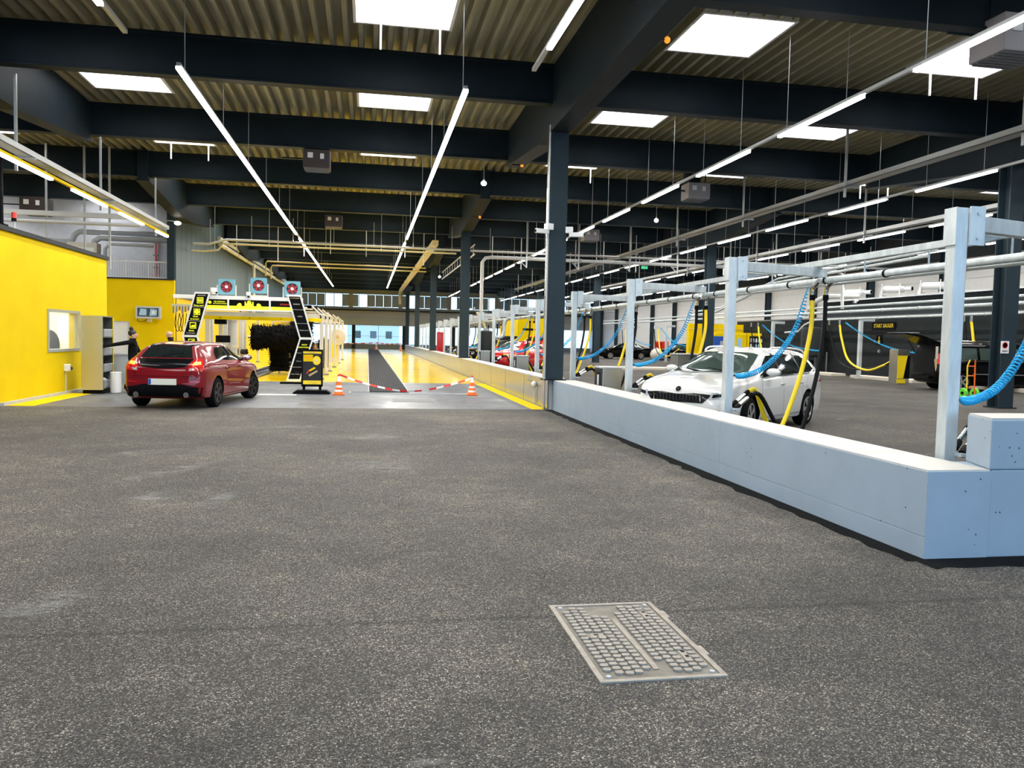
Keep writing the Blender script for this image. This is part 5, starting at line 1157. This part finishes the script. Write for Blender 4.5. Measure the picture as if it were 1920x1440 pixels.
plain_car('bright red hatchback with raised tailgate behind the steel barrier', (7.5, 40.5, FL), ang+.12, 'red_car_small', dict(HATCH), True)
plain_car('dark car with raised tailgate behind the red hatchback', (7.6, 50.5, FL), ang+.12, 'black_car', dict(HATCH), True)
plain_car('black saloon car standing in front of the far glazing', (21.9, 67.2, FL), R(176), 'black_car', dict(SEDAN), False)
plain_car('dark car with beige load behind the black saloon', (26.2, 66.0, FL), R(165), 'black_car', dict(HATCH), True)
t = thing('beige_bag', 'round beige bag lying behind the black saloon', 'bag', (23.9, 64.6, FL)); MB().ell((0, 0, .5), .55, .45, .5).build('bag', 'cream', t, smooth=True); MB().ell((0, 0, .98), .15, .15, .1).build('knot', 'cream', t, smooth=True)
# --- black van with tailgate up
v = Car('black van with raised tailgate in front of the dark room', 'van', (22.7, 26.35, FL), R(-9), 'black_car', VAN, 'alu', .34)
v.side('side_window', [(-2.1, 1.15), (1.35, 1.12)], [(-2.0, 1.56), (.75, 1.57), (1.0, 1.45)], 'car_glass_green', 18, 5)
for xx in (-.9, .25): v.side('window_pillar', [(xx-.05, 1.14), (xx+.05, 1.14)], [(xx-.05, 1.58), (xx+.05, 1.58)], 'black_gloss', 3, 5, .01)
v.decal('windscreen', [(1.72, -.68), (1.72, .68)], [(.98, -.6), (.98, .6)], 'car_glass_green', 'T', 8, 6)
v.decal('load_opening', [(-.76, .62), (.76, .62)], [(-.7, 1.64), (.7, 1.64)], 'black', 'B', 10, 8, .006)
for s_ in (-1, 1): v.decal('tail_lamp', [(s_*.79, .95), (s_*.9, .97)], [(s_*.78, 1.35), (s_*.86, 1.35)], 'lamp_red', 'B', 4, 5, .012)
g = MB().prism([(-2.22, 1.75), (-3.0, 2.03), (-3.55, 2.08), (-3.56, 2.02), (-3.0, 1.93), (-2.24, 1.64)], 'y', -.72, .72).build('open_tailgate', 'black_car', v.t, bevel=.02); MB().prism([(-2.45, 1.84), (-3.0, 2.035), (-3.0, 2.045), (-2.45, 1.85)], 'y', -.6, .6).build('tailgate_glass', 'car_glass', g); MB().box(-3.5, -.68, 2.07, -3.0, .68, 2.09).build('tailgate_trim', 'light_grey', g)
for q in (-.72, .72): MB().cyl((-2.38, q, 1.35), (-2.75, q, 1.95), .014, n=6).build('gas_strut', 'black', v.t)
MB().box(-2.55, -.6, .42, -2.36, .6, .52).build('bumper_step', 'black', v.t); MB().box(-2.42, -.84, .7, -2.39, -.7, 1.15).build('inner_trim', 'wood', v.t); MB().box(-2.41, -.86, 1.15, -2.38, -.74, 1.6).build('pillar_trim', 'cream', v.t)
v.side('chrome_strip', [(-2.2, .62), (1.0, .62)], [(-2.2, .645), (1.0, .645)], 'chrome', 12, 1, .012); v.side('window_strip', [(-2.15, 1.10), (1.4, 1.08)], [(-2.15, 1.118), (1.4, 1.098)], 'chrome', 12, 1, .01); v.mirrors(1.25, 1.14); v.handles((-.6, .5), 1.0); v.seam([(-.9, .4), (-.9, 1.1)]); v.seam([(.25, .4), (.25, 1.1)])
for s_ in (-1, 1): MB().tube(bez([(.8, s_*.72, 1.72), (.3, s_*.72, 1.80), (-1.6, s_*.72, 1.80), (-2.0, s_*.72, 1.74)], 5), .02, 8).build('roof_rail', 'chrome', v.t)

# ================================================================== people
def person(label, loc, ang, J, E, Rr, skin_test, parts):
    t = thing('person', label, 'person', loc, ang); names = list(J)
    me = bpy.data.meshes.new('body'); me.from_pydata([J[k] for k in names], [(names.index(a), names.index(b)) for a, b in E], [])
    o = put('body', me); md = o.modifiers.new('s', 'SKIN'); md.use_smooth_shade = True
    for i, k in enumerate(names):
        sv = me.skin_vertices[0].data[i]; r = Rr[k]; sv.radius = r if isinstance(r, tuple) else (r, r); sv.use_root = (k == 'pelvis')
    o.modifiers.new('u', 'SUBSURF').levels = 2
    b = realize(o, 'body'); b.materials.clear()
    for q in ('cloth_black', 'skin', 'black'): b.materials.append(MATS[q])
    for p in b.polygons: p.material_index = skin_test(p.center); p.use_smooth = True
    ob = put('body', b, t); return t
def face(t, c, hr, parts_hair=None, dirx=1):
    for s_ in (-1, 1):
        MB().ell((c[0]+hr*.86, c[1]+s_*hr*.36, c[2]+.01), .012, .014, .010, 8, 6).build('eye', 'white', t); MB().ell((c[0]+hr*.93, c[1]+s_*hr*.36, c[2]+.01), .006, .007, .007, 8, 6).build('pupil', 'black', t)
        MB().ell((c[0]-.005, c[1]+s_*hr*.83, c[2]-.01), .022, .012, .032, 8, 6).build('ear', 'skin', t, smooth=True)
    MB().prism([(c[0]+hr*.85, c[2]+.015), (c[0]+hr*1.28, c[2]-.03), (c[0]+hr*.85, c[2]-.045)], 'y', c[1]-.014, c[1]+.014).build('nose', 'skin', t, bevel=.004); MB().ell((c[0]+hr*.88, c[1], c[2]-.07), .012, .026, .008, 8, 6).build('mouth', 'lamp_red', t)
# local: x forward, y left
def figure(label, loc, ang, H, armL, armR, female, lean=0.):
    k = H/1.72
    def z(v): return v*k
    J = dict(pelvis=(0, 0, z(.93)), waist=(.0+lean*.2, 0, z(1.08)), chest=(.01+lean*.5, 0, z(1.28)), neck=(.0+lean*.8, 0, z(1.46)), jaw=(.03+lean, 0, z(1.535)), skull=(.015+lean, 0, z(1.615)), crown=(0+lean, 0, z(1.665)),
             shL=(lean*.7, z(.18), z(1.40)), shR=(lean*.7, -z(.18), z(1.40)), hpL=(0, z(.10), z(.88)), hpR=(0, -z(.10), z(.88)), knL=(.03, z(.11), z(.49)), knR=(.02, -z(.11), z(.49)), anL=(-.02, z(.11), z(.09)), anR=(-.03, -z(.11), z(.09)), toL=(.14, z(.12), z(.035)), toR=(.13, -z(.12), z(.035)))
    J.update(elL=armL[0], wrL=armL[1], elR=armR[0], wrR=armR[1])
    E = [('pelvis', 'waist'), ('waist', 'chest'), ('chest', 'neck'), ('neck', 'jaw'), ('jaw', 'skull'), ('skull', 'crown'), ('chest', 'shL'), ('chest', 'shR'), ('shL', 'elL'), ('elL', 'wrL'), ('shR', 'elR'), ('elR', 'wrR'), ('pelvis', 'hpL'), ('pelvis', 'hpR'), ('hpL', 'knL'), ('hpR', 'knR'), ('knL', 'anL'), ('knR', 'anR'), ('anL', 'toL'), ('anR', 'toR')]
    f = .92 if female else 1.06
    Rr = dict(pelvis=(.15*f, .12*f), waist=(.145*f, .11*f), chest=(.17*f, .12*f), neck=.06*f, jaw=.075, skull=.098, crown=.07, shL=.075*f, shR=.075*f, elL=.055*f, elR=.055*f, wrL=.04, wrR=.04, hpL=.105*f, hpR=.105*f, knL=.07*f, knR=.07*f, anL=.05, anR=.05, toL=.04, toR=.04)
    # hands: palm and five fingers each
    for sd, el, wr in (('L', armL[0], armL[1]), ('R', armR[0], armR[1])):
        d = (Vector(wr)-Vector(el)).normalized(); n = d.cross(Vector((0, 0, 1))).normalized(); u = n.cross(d); W0 = Vector(wr)
        J['pm'+sd] = tuple(W0+d*.07); E.append(('wr'+sd, 'pm'+sd)); Rr['pm'+sd] = (.034, .022)
        for q in range(4):
            ln = (.075, .085, .08, .062)[q]; a = W0+d*.11+u*(.028-.019*q); b = a+d*ln*.6-n*.008; e = b+d*ln*.4-n*.02
            J['f%s%da' % (sd, q)] = tuple(a); J['f%s%db' % (sd, q)] = tuple(b); J['f%s%dc' % (sd, q)] = tuple(e); E += [('pm'+sd, 'f%s%da' % (sd, q)), ('f%s%da' % (sd, q), 'f%s%db' % (sd, q)), ('f%s%db' % (sd, q), 'f%s%dc' % (sd, q))]
            for s2, r2 in (('a', .0105), ('b', .0095), ('c', .008)): Rr['f%s%d%s' % (sd, q, s2)] = r2
        a = W0+d*.05+u*.045; b = a+d*.04+u*.02; J['t%sa' % sd] = tuple(a); J['t%sb' % sd] = tuple(b); E += [('pm'+sd, 't%sa' % sd), ('t%sa' % sd, 't%sb' % sd)]; Rr['t%sa' % sd] = .012; Rr['t%sb' % sd] = .01
    wL, wR = Vector(armL[1]), Vector(armR[1]); dL = (wL-Vector(armL[0])).normalized(); dR = (wR-Vector(armR[0])).normalized()
    def test(c):
        c = Vector(c)
        if c.z > z(1.475): return 1
        if (c-wL).dot(dL) > .02 and (c-wL).length < .3: return 1
        if (c-wR).dot(dR) > .02 and (c-wR).length < .3: return 1
        if c.z < z(.08): return 2
        return 0
    t = person(label, loc, ang, J, E, Rr, test, None); c = J['skull']; face(t, (c[0], 0, c[2]-.02), .095)
    MB().lathe([(.075, z(1.43)), (.085, z(1.46)), (.08, z(1.50))], (J['neck'][0], 0, 0), 'z', 16).build('collar', 'cloth_black', t, smooth=True)
    return t, J
t, J = figure('woman in black jacket with black hair bun reaching into the steel cabinet', (-6.12, 22.75, 0), R(8), 1.66, ((.12, .27, 1.08), (.33, .20, .98)), ((-.38, -.30, 1.28), (-.64, -.34, 1.22)), True)
c0 = J['skull']; h = MB(); h.ell((c0[0]-.025, 0, c0[2]+.025), .105, .10, .095, 16, 10); h.build('hair', 'hair', t, smooth=True); MB().ell((c0[0]-.05, 0, c0[2]+.145), .055, .055, .05, 12, 8).build('hair_bun', 'hair', t, smooth=True)
t, J = figure('bald man in black jacket standing beyond the red car', (-5.55, 24.6, 0), R(195), 1.70, ((.05, .26, 1.1), (.25, .2, 1.05)), ((.08, -.27, 1.1), (.28, -.18, 1.08)), False, .06)
# ================================================================== vacuum bays: galvanised gantry row beside the low wall
def gantry_meshes():
    d = {}; q = Matrix.Rotation(R(16), 4, 'Z')          # the arms splay away from the driveway
    d['post'] = MB().box(-.06, -.06, 0, .06, .06, 2.74).mesh('post', 'galv', bevel=.008)
    d['arm'] = MB().box(.07, -.05, 2.555, 1.80, .05, 2.69).xf(q).mesh('arm', 'galv', bevel=.006)
    d['bracket_plate'] = MB().box(.06, -.085, 2.42, .2, -.062, 2.75).mesh('bracket_plate', 'galv'); d['head_plate'] = MB().box(-.075, -.075, 2.42, -.06, .075, 2.74).mesh('head_plate', 'galv')
    d['gusset'] = MB().prism([(.06, 2.54), (.06, 2.40), (.62, 2.54)], 'y', -.012, .012).xf(q).mesh('gusset', 'galv'); d['base_plate'] = MB().box(-.1, -.14, 0, .14, .14, .02).mesh('base_plate', 'galv')
    d['bolt'] = MB().cyl((0, -.1, 0), (0, -.085, 0), .014, n=6).mesh('bolt', 'alu')
    return d
GM = gantry_meshes()
def nozzle(mb, p, d, r=.028, L=.46):
    p = Vector(p); d = Vector(d).normalized(); mb.cyl(p+d*.12, p+d*(L-.1), r, r, 12); mb.cur = 1; mb.cyl(p, p+d*.12, r*1.3, r*1.15, 12); mb.cyl(p+d*(L-.1), p+d*L, r*1.2, r*1.2, 12); mb.cur = 0
nz_d = Vector((.77, .50, .39)).normalized()
def hose_mesh(top, low, up, noz, r, mat, name):
    pts = bez([top, (top[0]-.02, top[1]-.02, top[2]-.5), ((top[0]+low[0])/2+.06, (top[1]+low[1])/2, (top[2]+low[2])/2-.25), low, ((low[0]+up[0])/2, (low[1]+up[1])/2, low[2]+.16), up, noz], 8)
    return MB().tube(pts, r, 8).mesh(name, mat, True)
T1, T2 = (1.64, .66, 2.24), (1.80, .56, 2.24)            # the two outlets change sides from post to post
def hoses(ty, tb):
    dy = ty[0]-1.64; db = tb[0]-1.64
    return (hose_mesh(ty, (1.0+dy*.9, .36-dy*.4, .22), (.60, .31, .84), (.44, .235, .845), .034, 'hose_yellow', 'hose'),
            hose_mesh(tb, (1.06+db*.9, .22-db*.3, .16), (.62, .20, .78), (.44, .135, .805), .032, 'hose_black', 'hose'))
HV = [hoses(T2, T1), hoses(T1, T2)]
ny = MB(); nozzle(ny, (.08, .0, .66), nz_d); ny = ny.mesh('nozzle', ['chrome', 'black'], True); nb = MB(); nozzle(nb, (.08, -.1, .62), nz_d); nb = nb.mesh('nozzle', ['chrome', 'black'], True)
def elbow(x, y):
    m = MB(); m.tube(bez([(x-.02, y-.2, 2.50), (x, y-.1, 2.46), (x, y-.02, 2.40), (x, y, 2.26)], 5), .034, 8); return m.mesh('elbow', 'chrome', True)
def cuff(t): return MB().cyl((t[0], t[1], 2.22), (t[0], t[1], 2.3), .042).mesh('cuff', 'black')
EL = {q: (elbow(*q[:2]), cuff(q)) for q in (T1, T2)}
OV = [(EL[T2], EL[T1]), (EL[T1], EL[T2])]
def coil_mesh():
    ax = bez([(1.62, .75, 2.42), (1.35, .55, 1.85), (1.0, .35, 1.45), (.6, .15, 1.18), (.25, .02, 1.08), (.1, 0, 1.09)], 40); m = len(ax); pts = []
    turns = 56; per = 9; N = turns*per
    for i in range(N+1):
        u = i/N*(m-1); k = min(int(u), m-2); p = ax[k].lerp(ax[k+1], u-k); d = (ax[k+1]-ax[k]).normalized(); x = d.cross(Vector((0, 1, .3))).normalized(); y = d.cross(x); a = 2*pi*i/per
        r = .034*min(1, i/60+.2, (N-i)/60+.2); pts.append(p+(x*cos(a)+y*sin(a))*r)
    return MB().tube(pts, .0098, 5).mesh('coil', 'hose_blue', True)
cm_ = coil_mesh(); gn = MB().tube([(.12, 0, 1.09), (.0, -.02, 1.06)], .012, 6).mesh('air_gun', 'black'); gt = MB().tube([(.0, -.02, 1.06), (-.02, -.03, .95)], .008, 6).mesh('trigger', 'white'); hh = MB().box(.04, -.14, .60, .14, .04, .63).mesh('nozzle_holder', 'galv')
NP = 18
def name_post(k): return 'nearest to the camera' if k == 0 else '%s from the raised wall end' % ORD[k]
for k in range(NP):
    y = 6.24+4.43*k; x = 5.0+.015*min(k, 8); loc = (x, y, FL)
    t = thing('gantry_post', 'galvanised vacuum gantry post with side arm, %s' % name_post(k), 'post', loc, group='gantry posts along the low wall')
    for nm in ('post', 'arm', 'bracket_plate', 'head_plate', 'gusset', 'base_plate'): put(nm, GM[nm], t)
    for z in (2.48, 2.69): put('bolt', GM['bolt'], t, (.13, 0, z))
    put('nozzle_holder', hh, t)
    if k > 11 or k == 7: continue
    h = thing('vacuum_hose', 'yellow vacuum hose with grey nozzle at the gantry post %s' % name_post(k), 'hose', loc, group='yellow vacuum hoses'); put('hose', HV[k % 2][0], h); put('nozzle', ny, h); put('elbow', OV[k % 2][0][0], h); put('cuff', OV[k % 2][0][1], h)
    h = thing('vacuum_hose', 'black vacuum hose with grey nozzle at the gantry post %s' % name_post(k), 'hose', loc, group='black vacuum hoses'); put('hose', HV[k % 2][1], h); put('nozzle', nb, h); put('elbow', OV[k % 2][1][0], h); put('cuff', OV[k % 2][1][1], h)
    if k < 9:
        h = thing('air_hose', 'coiled blue air hose at the gantry post %s' % name_post(k), 'hose', loc, group='coiled blue air hoses'); put('coil', cm_, h); put('air_gun', gn, h); put('trigger', gt, h)
t = thing('gantry_rail', 'long galvanised rail lying on the gantry arms', 'rail', (6.62, 4, 2.83)); MB().box(-.04, 0, 0, .04, 79, .085).build('rail', 'galv', t, bevel=.006)
t = thing('suction_pipe', 'long galvanised suction pipe hung under the gantry rail', 'pipe', (6.76, 4, 2.63)); MB().cyl((0, 0, 0), (0, 79, 0), .048, n=14).build('pipe', 'galv', t, smooth=True)
rg = MB().cyl((0, -.02, 0), (0, .02, 0), .056, n=14).mesh('coupling', 'black'); rd = MB().cyl((0, 0, .05), (0, 0, .25), .012, n=6).mesh('hanger', 'galv')
for k in range(60): put('coupling', rg, t, (0, .4+1.3*k+.12*(k % 3), 0)); put('hanger', rd, t, (0, 1.0+1.3*k, 0))
t = thing('compressed_air_pipe', 'thin pipe beside the gantry suction pipe', 'pipe', (6.9, 4, 2.58)); MB().cyl((0, 0, 0), (0, 79, 0), .02, n=8).build('pipe', 'tray', t)
def vac_box(label, loc):
    t = thing('vacuum_cabinet', label, 'vacuum cabinet', loc, R(-90)); MB().box(-.3, 0, .05, .3, .42, .95).build('body', 'stainless', t, bevel=.01); MB().box(-.32, -.02, .95, .32, .44, .975).build('lid', 'light_grey', t); MB().box(-.28, -.01, .1, .28, 0, .93).build('front', 'dark_grey', t)
    MB().box(-.12, -.016, .5, .16, -.01, .86).build('coin_panel', 'black', t); MB().box(-.06, -.02, .58, .08, -.016, .80).build('slot_plate', 'light_grey', t); MB().ell((0, -.02, .32), .14, .02, .13).build('yellow_disc', 'yellow', t); MB().box(-.26, -.012, .1, .26, -.01, .22).build('yellow_band', 'yellow', t); MB().box(-.26, .05, 0, .26, .38, .05).build('plinth', 'black', t)
vac_box('steel vacuum cabinet behind the low wall, just before the fourth gantry post', (4.95, 16.9, FL)); vac_box('steel vacuum cabinet behind the barrier near the fifth gantry post', (5.0, 27.3, FL)); vac_box('steel vacuum cabinet beside the dark tank', (5.0, 36.2, FL))
t = thing('separator_tank', 'tall dark vacuum separator tank standing behind the steel barrier', 'tank', (5.45, 37.6, FL)); MB().lathe([(.2, .35), (.36, .5), (.38, .6), (.38, 1.75), (.34, 1.85), (.2, 1.9)], (0, 0, 0), 'z', 22).build('vessel', 'dark_grey', t, smooth=True)
for q in range(3): MB().cyl((.25*cos(q*2.1), .25*sin(q*2.1), 0), (.25*cos(q*2.1), .25*sin(q*2.1), .5), .03).build('leg', 'black', t)
MB().cyl((0, 0, 1.9), (0, 0, 2.0), .12).build('neck', 'light_grey', t); MB().tube(bez([(.3, 0, 1.6), (.7, 0, 1.6), (.85, 0, 1.8), (.9, 0, 2.3), (1.05, 0, 2.5), (1.3, 0, 2.52)], 6), .09, 10).build('outlet_pipe', 'galv', t, smooth=True); MB().cyl((.0, 0, 2.0), (-.45, .0, 2.75), .05).build('feed_pipe', 'pipe_cream', t)
t = thing('red_cabinet', 'small red fire cabinet behind the barrier beyond the third column', 'cabinet', (4.95, 56.0, FL)); MB().box(-.25, -.1, .4, .25, .15, 1.9).build('body', 'red', t, bevel=.01); MB().box(-.2, -.11, .5, .2, -.1, 1.8).build('door', 'red_car_small', t); MB().box(-.2, -.05, 0, .2, .1, .4).build('stand', 'mid_grey', t)
t = thing('red_cabinet', 'red fire cabinet deep in the bays right of the black saloon', 'cabinet', (25.6, 68, FL)); MB().box(-.6, -.15, .3, .6, .15, 1.6).build('body', 'red', t, bevel=.01); MB().box(-.55, -.17, .4, -.02, -.15, 1.5).build('door', 'red_car_small', t); MB().box(-.5, -.1, 0, .5, .1, .3).build('stand', 'mid_grey', t)
# ------------------------------------------------------------------ second row in front of the dark room
RX2 = 23.2
labs = ['beyond the van', 'between van and sign', 'left of the start sign', 'near the vending machines', 'far left of the rear row', 'farthest of the rear row']
for k in range(6):
    y = 26.6+8.5*k; loc = (RX2, y, FL)
    t = thing('rear_post', 'galvanised rear vacuum post %s' % labs[k], 'post', loc, group='posts of the rear vacuum row'); MB().box(-.08, -.08, 0, .08, .08, 2.75).build('post', 'galv', t, bevel=.008); MB().box(-.16, -.16, 0, .16, .16, .02).build('base_plate', 'galv', t); MB().box(-.08, -.06, 2.75, .7, .06, 2.9).build('arm', 'galv', t)
    if k == 3: continue
    for col, dx, nm in (('hose_yellow', 0, 'yellow'), ('hose_black', .9, 'black')):
        h = thing('vacuum_hose', '%s vacuum hose sagging from the rear row %s' % (nm, labs[k]), 'hose', (RX2, y, FL))
        pts = [(-.1, 1.6+dx, 2.6), (-.15, 1.3+dx, 1.9), (-.3, .4+dx, .85), (-.3, -1.0+dx, .45), (-.2, -2.1, .7), (-.05, -2.8, 1.05)] if k else [(-.1, 1.2+dx*.4, 2.6), (-.2, .9+dx*.4, 1.8), (-.2, .7+dx*.4, 1.2)]
        MB().tube(bez(pts, 8), .05 if nm == 'yellow' else .035, 8).build('hose', col, h, smooth=True); MB().cyl((-.1, pts[0][1], 2.6), (-.1, pts[0][1], 2.85), .06).build('elbow', 'chrome', h)
    if k:
        h = thing('air_hose', 'blue coiled hose spanning from the rear row %s' % labs[k], 'hose', (RX2, y, FL)); ax = bez([(-.1, 1.1, 2.7), (-.2, -.8, 2.0), (-.3, -2.8, 1.5), (-.2, -4.6, 1.3), (-.1, -5.2, 1.28)], 20); pts = []
        for i in range(420):
            u = i/419*(len(ax)-1); q = min(int(u), len(ax)-2); p = ax[q].lerp(ax[q+1], u-q); a = i*.9; pts.append(p+Vector((cos(a)*.03, 0, sin(a)*.03)))
        MB().tube(pts, .014, 5).build('coil', 'hose_blue', h, smooth=True)
run('rear_pipe', 'galvanised rail high over the rear vacuum row', 'pipe', [(RX2, 20, 3.62), (RX2, 78, 3.62)], .055, 'galv')
run('rear_pipe', 'thick suction pipe over the rear vacuum row', 'pipe', [(RX2, 20, 3.36), (RX2, 78, 3.36)], .07, 'galv', 2.5)
run('rear_pipe', 'lower thin pipe along the rear vacuum row', 'pipe', [(RX2-.1, 24, 3.0), (RX2-.1, 39, 3.0), (RX2-.1, 40, 2.75), (RX2-.1, 40.6, 2.4), (RX2-.1, 42, 2.35)], .055, 'galv', 2.2)
run('rear_pipe', 'pale pipe loop over the rear tank', 'pipe', [(24.3, 42, 3.4), (24.3, 41, 4.1), (24.3, 40, 4.3), (25.5, 38.8, 4.3)], .13, 'pipe_white')
run('rear_pipe', 'double pipe sloping up behind the second gantry post', 'pipe', [(18.2, 44, 3.2), (18.2, 40.5, 3.3), (18.2, 34.5, 4.45), (18.2, 24, 4.7)], .06, 'galv', 3)
run('rear_pipe', 'thin pipe sloping up beside the double pipe', 'pipe', [(18.5, 44, 3.45), (18.5, 40.5, 3.55), (18.5, 34.5, 4.68), (18.5, 24, 4.9)], .05, 'galv')
t = thing('separator_tank', 'dark tank with two barrels left of the start sign', 'tank', (24.2, 41.0, FL)); MB().lathe([(.5, .9), (.62, 1.0), (.62, 2.35), (.5, 2.5), (.2, 2.55)], (0, 0, 0), 'z', 22).build('vessel', 'dark_grey', t, smooth=True)
for q in (-.3, .3): MB().lathe([(.24, 0), (.26, .02), (.26, .72), (.22, .75)], (-.35, q, 0), 'z', 16).build('barrel', 'black', t, smooth=True)
for a_, b_ in ((-.55, -.55), (-.55, .55), (.55, -.55), (.55, .55)): MB().box(a_-.03, b_-.03, 0, a_+.03, b_+.03, 1.2).build('leg', 'mid_grey', t)
t = thing('wall_sign', 'black sign reading START SAUGER in yellow on the dark wall', 'sign', (24.99, 35.9, 2.70)); MB().box(-.03, -.92, -.19, 0, .92, .19).build('board', 'black', t); text('lettering', 'START SAUGER', .27, 'yellow', t, (-.034, 0, 0), (R(90), 0, R(-90)), sx=.82)
t = thing('arrow_sign', 'small black plate with a yellow down arrow below the start sign', 'sign', (24.99, 36.2, 2.0)); MB().box(-.03, -.24, -.25, 0, .24, .25).build('board', 'black', t); MB().prism([(-.03, .17), (.03, .17), (.03, -.03), (.12, -.03), (0, -.17), (-.12, -.03), (-.03, -.03)], 'x', -.036, -.03).build('arrow', 'yellow', t)
t = thing('start_button', 'round metal start button on the dark wall', 'button', (24.99, 36.2, 1.45)); MB().cyl((-.04, 0, 0), (0, 0, 0), .07, n=14).build('button', 'chrome', t); MB().cyl((-.01, 0, 0), (0, 0, 0), .1, n=14).build('ring', 'mid_grey', t)
def vend(label, loc, w, glass):
    t = thing('vending_machine', label, 'vending machine', loc); MB().box(0, 0, 0, w, .8, 2.25).build('body', 'yellow_paint', t, bevel=.02)
    if glass == 'big':
        MB().box(.15, -.01, .5, w-.3, 0, 2.05).build('display_window', 'car_glass', t); fx = random.Random(3)
        for z in (.6, .95, 1.3, 1.65):
            for q in range(5): MB().lathe([(.045, 0), (.05, .02), (.05, .18), (.02, .24), (.02, .28)], (.24+q*.17*(w-.5)/.85, -.06, z), 'z', 8).build('bottle', fx.choice(['lamp_clear', 'screen_light', 'white']), t, smooth=True)
    elif glass == 'small': MB().box(.3, -.01, .8, w-.3, 0, 1.9).build('display_window', 'screen_light', t); MB().box(.4, -.01, .3, .6, 0, .5).build('coin_slot', 'black', t)
    else: MB().box(.2, -.01, .5, w-.15, 0, 2.0).build('display_window', 'plate_blue', t); MB().box(.3, -.02, .7, .6, -.01, 1.3).build('product_picture', 'screen_light', t); MB().box(.65, -.02, 1.0, w-.25, -.01, 1.7).build('product_picture', 'lamp_clear', t)
    MB().box(.05, -.01, 2.1, w-.05, 0, 2.2).build('header_strip', 'yellow', t)
vend('yellow vending machine with blue front left of the others', (21.5, 48.4, FL), 1.45, 'blue'); vend('narrow yellow vending machine with small screen', (23.0, 48.4, FL), .95, 'small'); vend('yellow vending machine with large bottle window', (24.0, 48.4, FL), 1.4, 'big')
t = thing('steel_counter', 'stainless service counter beyond the white car', 'counter', (15.0, 37.6, FL)); MB().box(0, 0, .05, 2.0, .9, .95).build('body', 'stainless', t, bevel=.01); MB().box(-.05, -.05, .95, 2.05, .95, 1.0).build('top', 'light_grey', t); MB().box(.3, -.01, .15, 1.2, 0, .45).build('niche', 'black', t); MB().tube([(-.3, .1, 0), (-.3, .1, .9), (0, .1, .9)], .025, 6).build('side_rail', 'chrome', t)
struct(MB().box(12.5, 42.0, FL, 18.5, 43.4, FL+.14).build('kerb', 'curb', None, bevel=.02), 'pale kerb island behind the black saloon column')
t = thing('hand_truck', 'hand truck with orange frame and green wheels beside the right column', 'hand truck', (18.55, 22.2, FL), R(10))
for q in (-.16, .16): MB().tube([(q, 0, .12), (q, .02, 1.0), (q*.7, -.02, 1.2)], .02, 8).build('side_tube', 'hose_yellow' if q < 0 else 'orange', t)
for z in (.35, .7, 1.0): MB().cyl((-.16, .01, z), (.16, .01, z), .014).build('rung', 'orange', t)
MB().box(-.2, -.28, .02, .2, 0, .035).build('toe_plate', 'wood', t)
for q in (-.24, .24): w_ = MB().lathe([(.05, -.04), (.14, -.05), (.16, 0), (.14, .05), (.05, .04)], (q, .05, .16), 'x', 20).build('wheel', 'green', t, smooth=True); MB().cyl((q-.06, .05, .16), (q+.06, .05, .16), .05).build('hub', 'black', w_)
t = thing('column_notice', 'small white no-smoking notice on the right column', 'notice', (16.3, 18.39, 1.72)); MB().box(-.12, -.01, -.16, .12, 0, .16).build('sheet', 'white', t); MB().ring((0, -.01, .05), 'y', .08, .06, -.004, .0, 20).build('red_ring', 'red', t); MB().obox((-.05, -.012, .0), (.05, -.012, .1), .004, .02).build('red_bar', 'red', t); MB().box(-.08, -.013, -.12, .08, -.01, -.08).build('text_line', 'mid_grey', t)
t = thing('yellow_vac_cabinet', 'yellow and black vacuum cabinet behind the van tailgate', 'vacuum cabinet', (21.9, 30.3, FL), R(0)); MB().box(-.28, -.25, .0, .28, .3, 1.45).build('body', 'stainless', t, bevel=.01); MB().prism([(-.28, .25), (.0, .25), (.16, 1.2), (-.28, 1.2)], 'y', -.262, -.25).build('yellow_panel', 'yellow', t); MB().prism([(.02, .25), (.28, .25), (.28, 1.2), (.18, 1.2)], 'y', -.262, -.25).build('black_panel', 'black', t); MB().box(-.29, -.265, .05, .1, -.25, .22).build('yellow_foot', 'yellow', t)
for k, (x, y0, h_) in enumerate(((27.6, 46, 2.9), (28.3, 30, 3.2))):
    t = thing('yellow_pillar', 'yellow upright panel %s' % ['beside the far vending machines', 'behind the right column'][k], 'panel', (x, y0, FL)); MB().box(-.3, -.05, 0, .3, .05, h_).build('panel', 'yellow_paint', t); MB().box(-.34, -.08, 0, .34, .08, .1).build('foot', 'dark_grey', t)
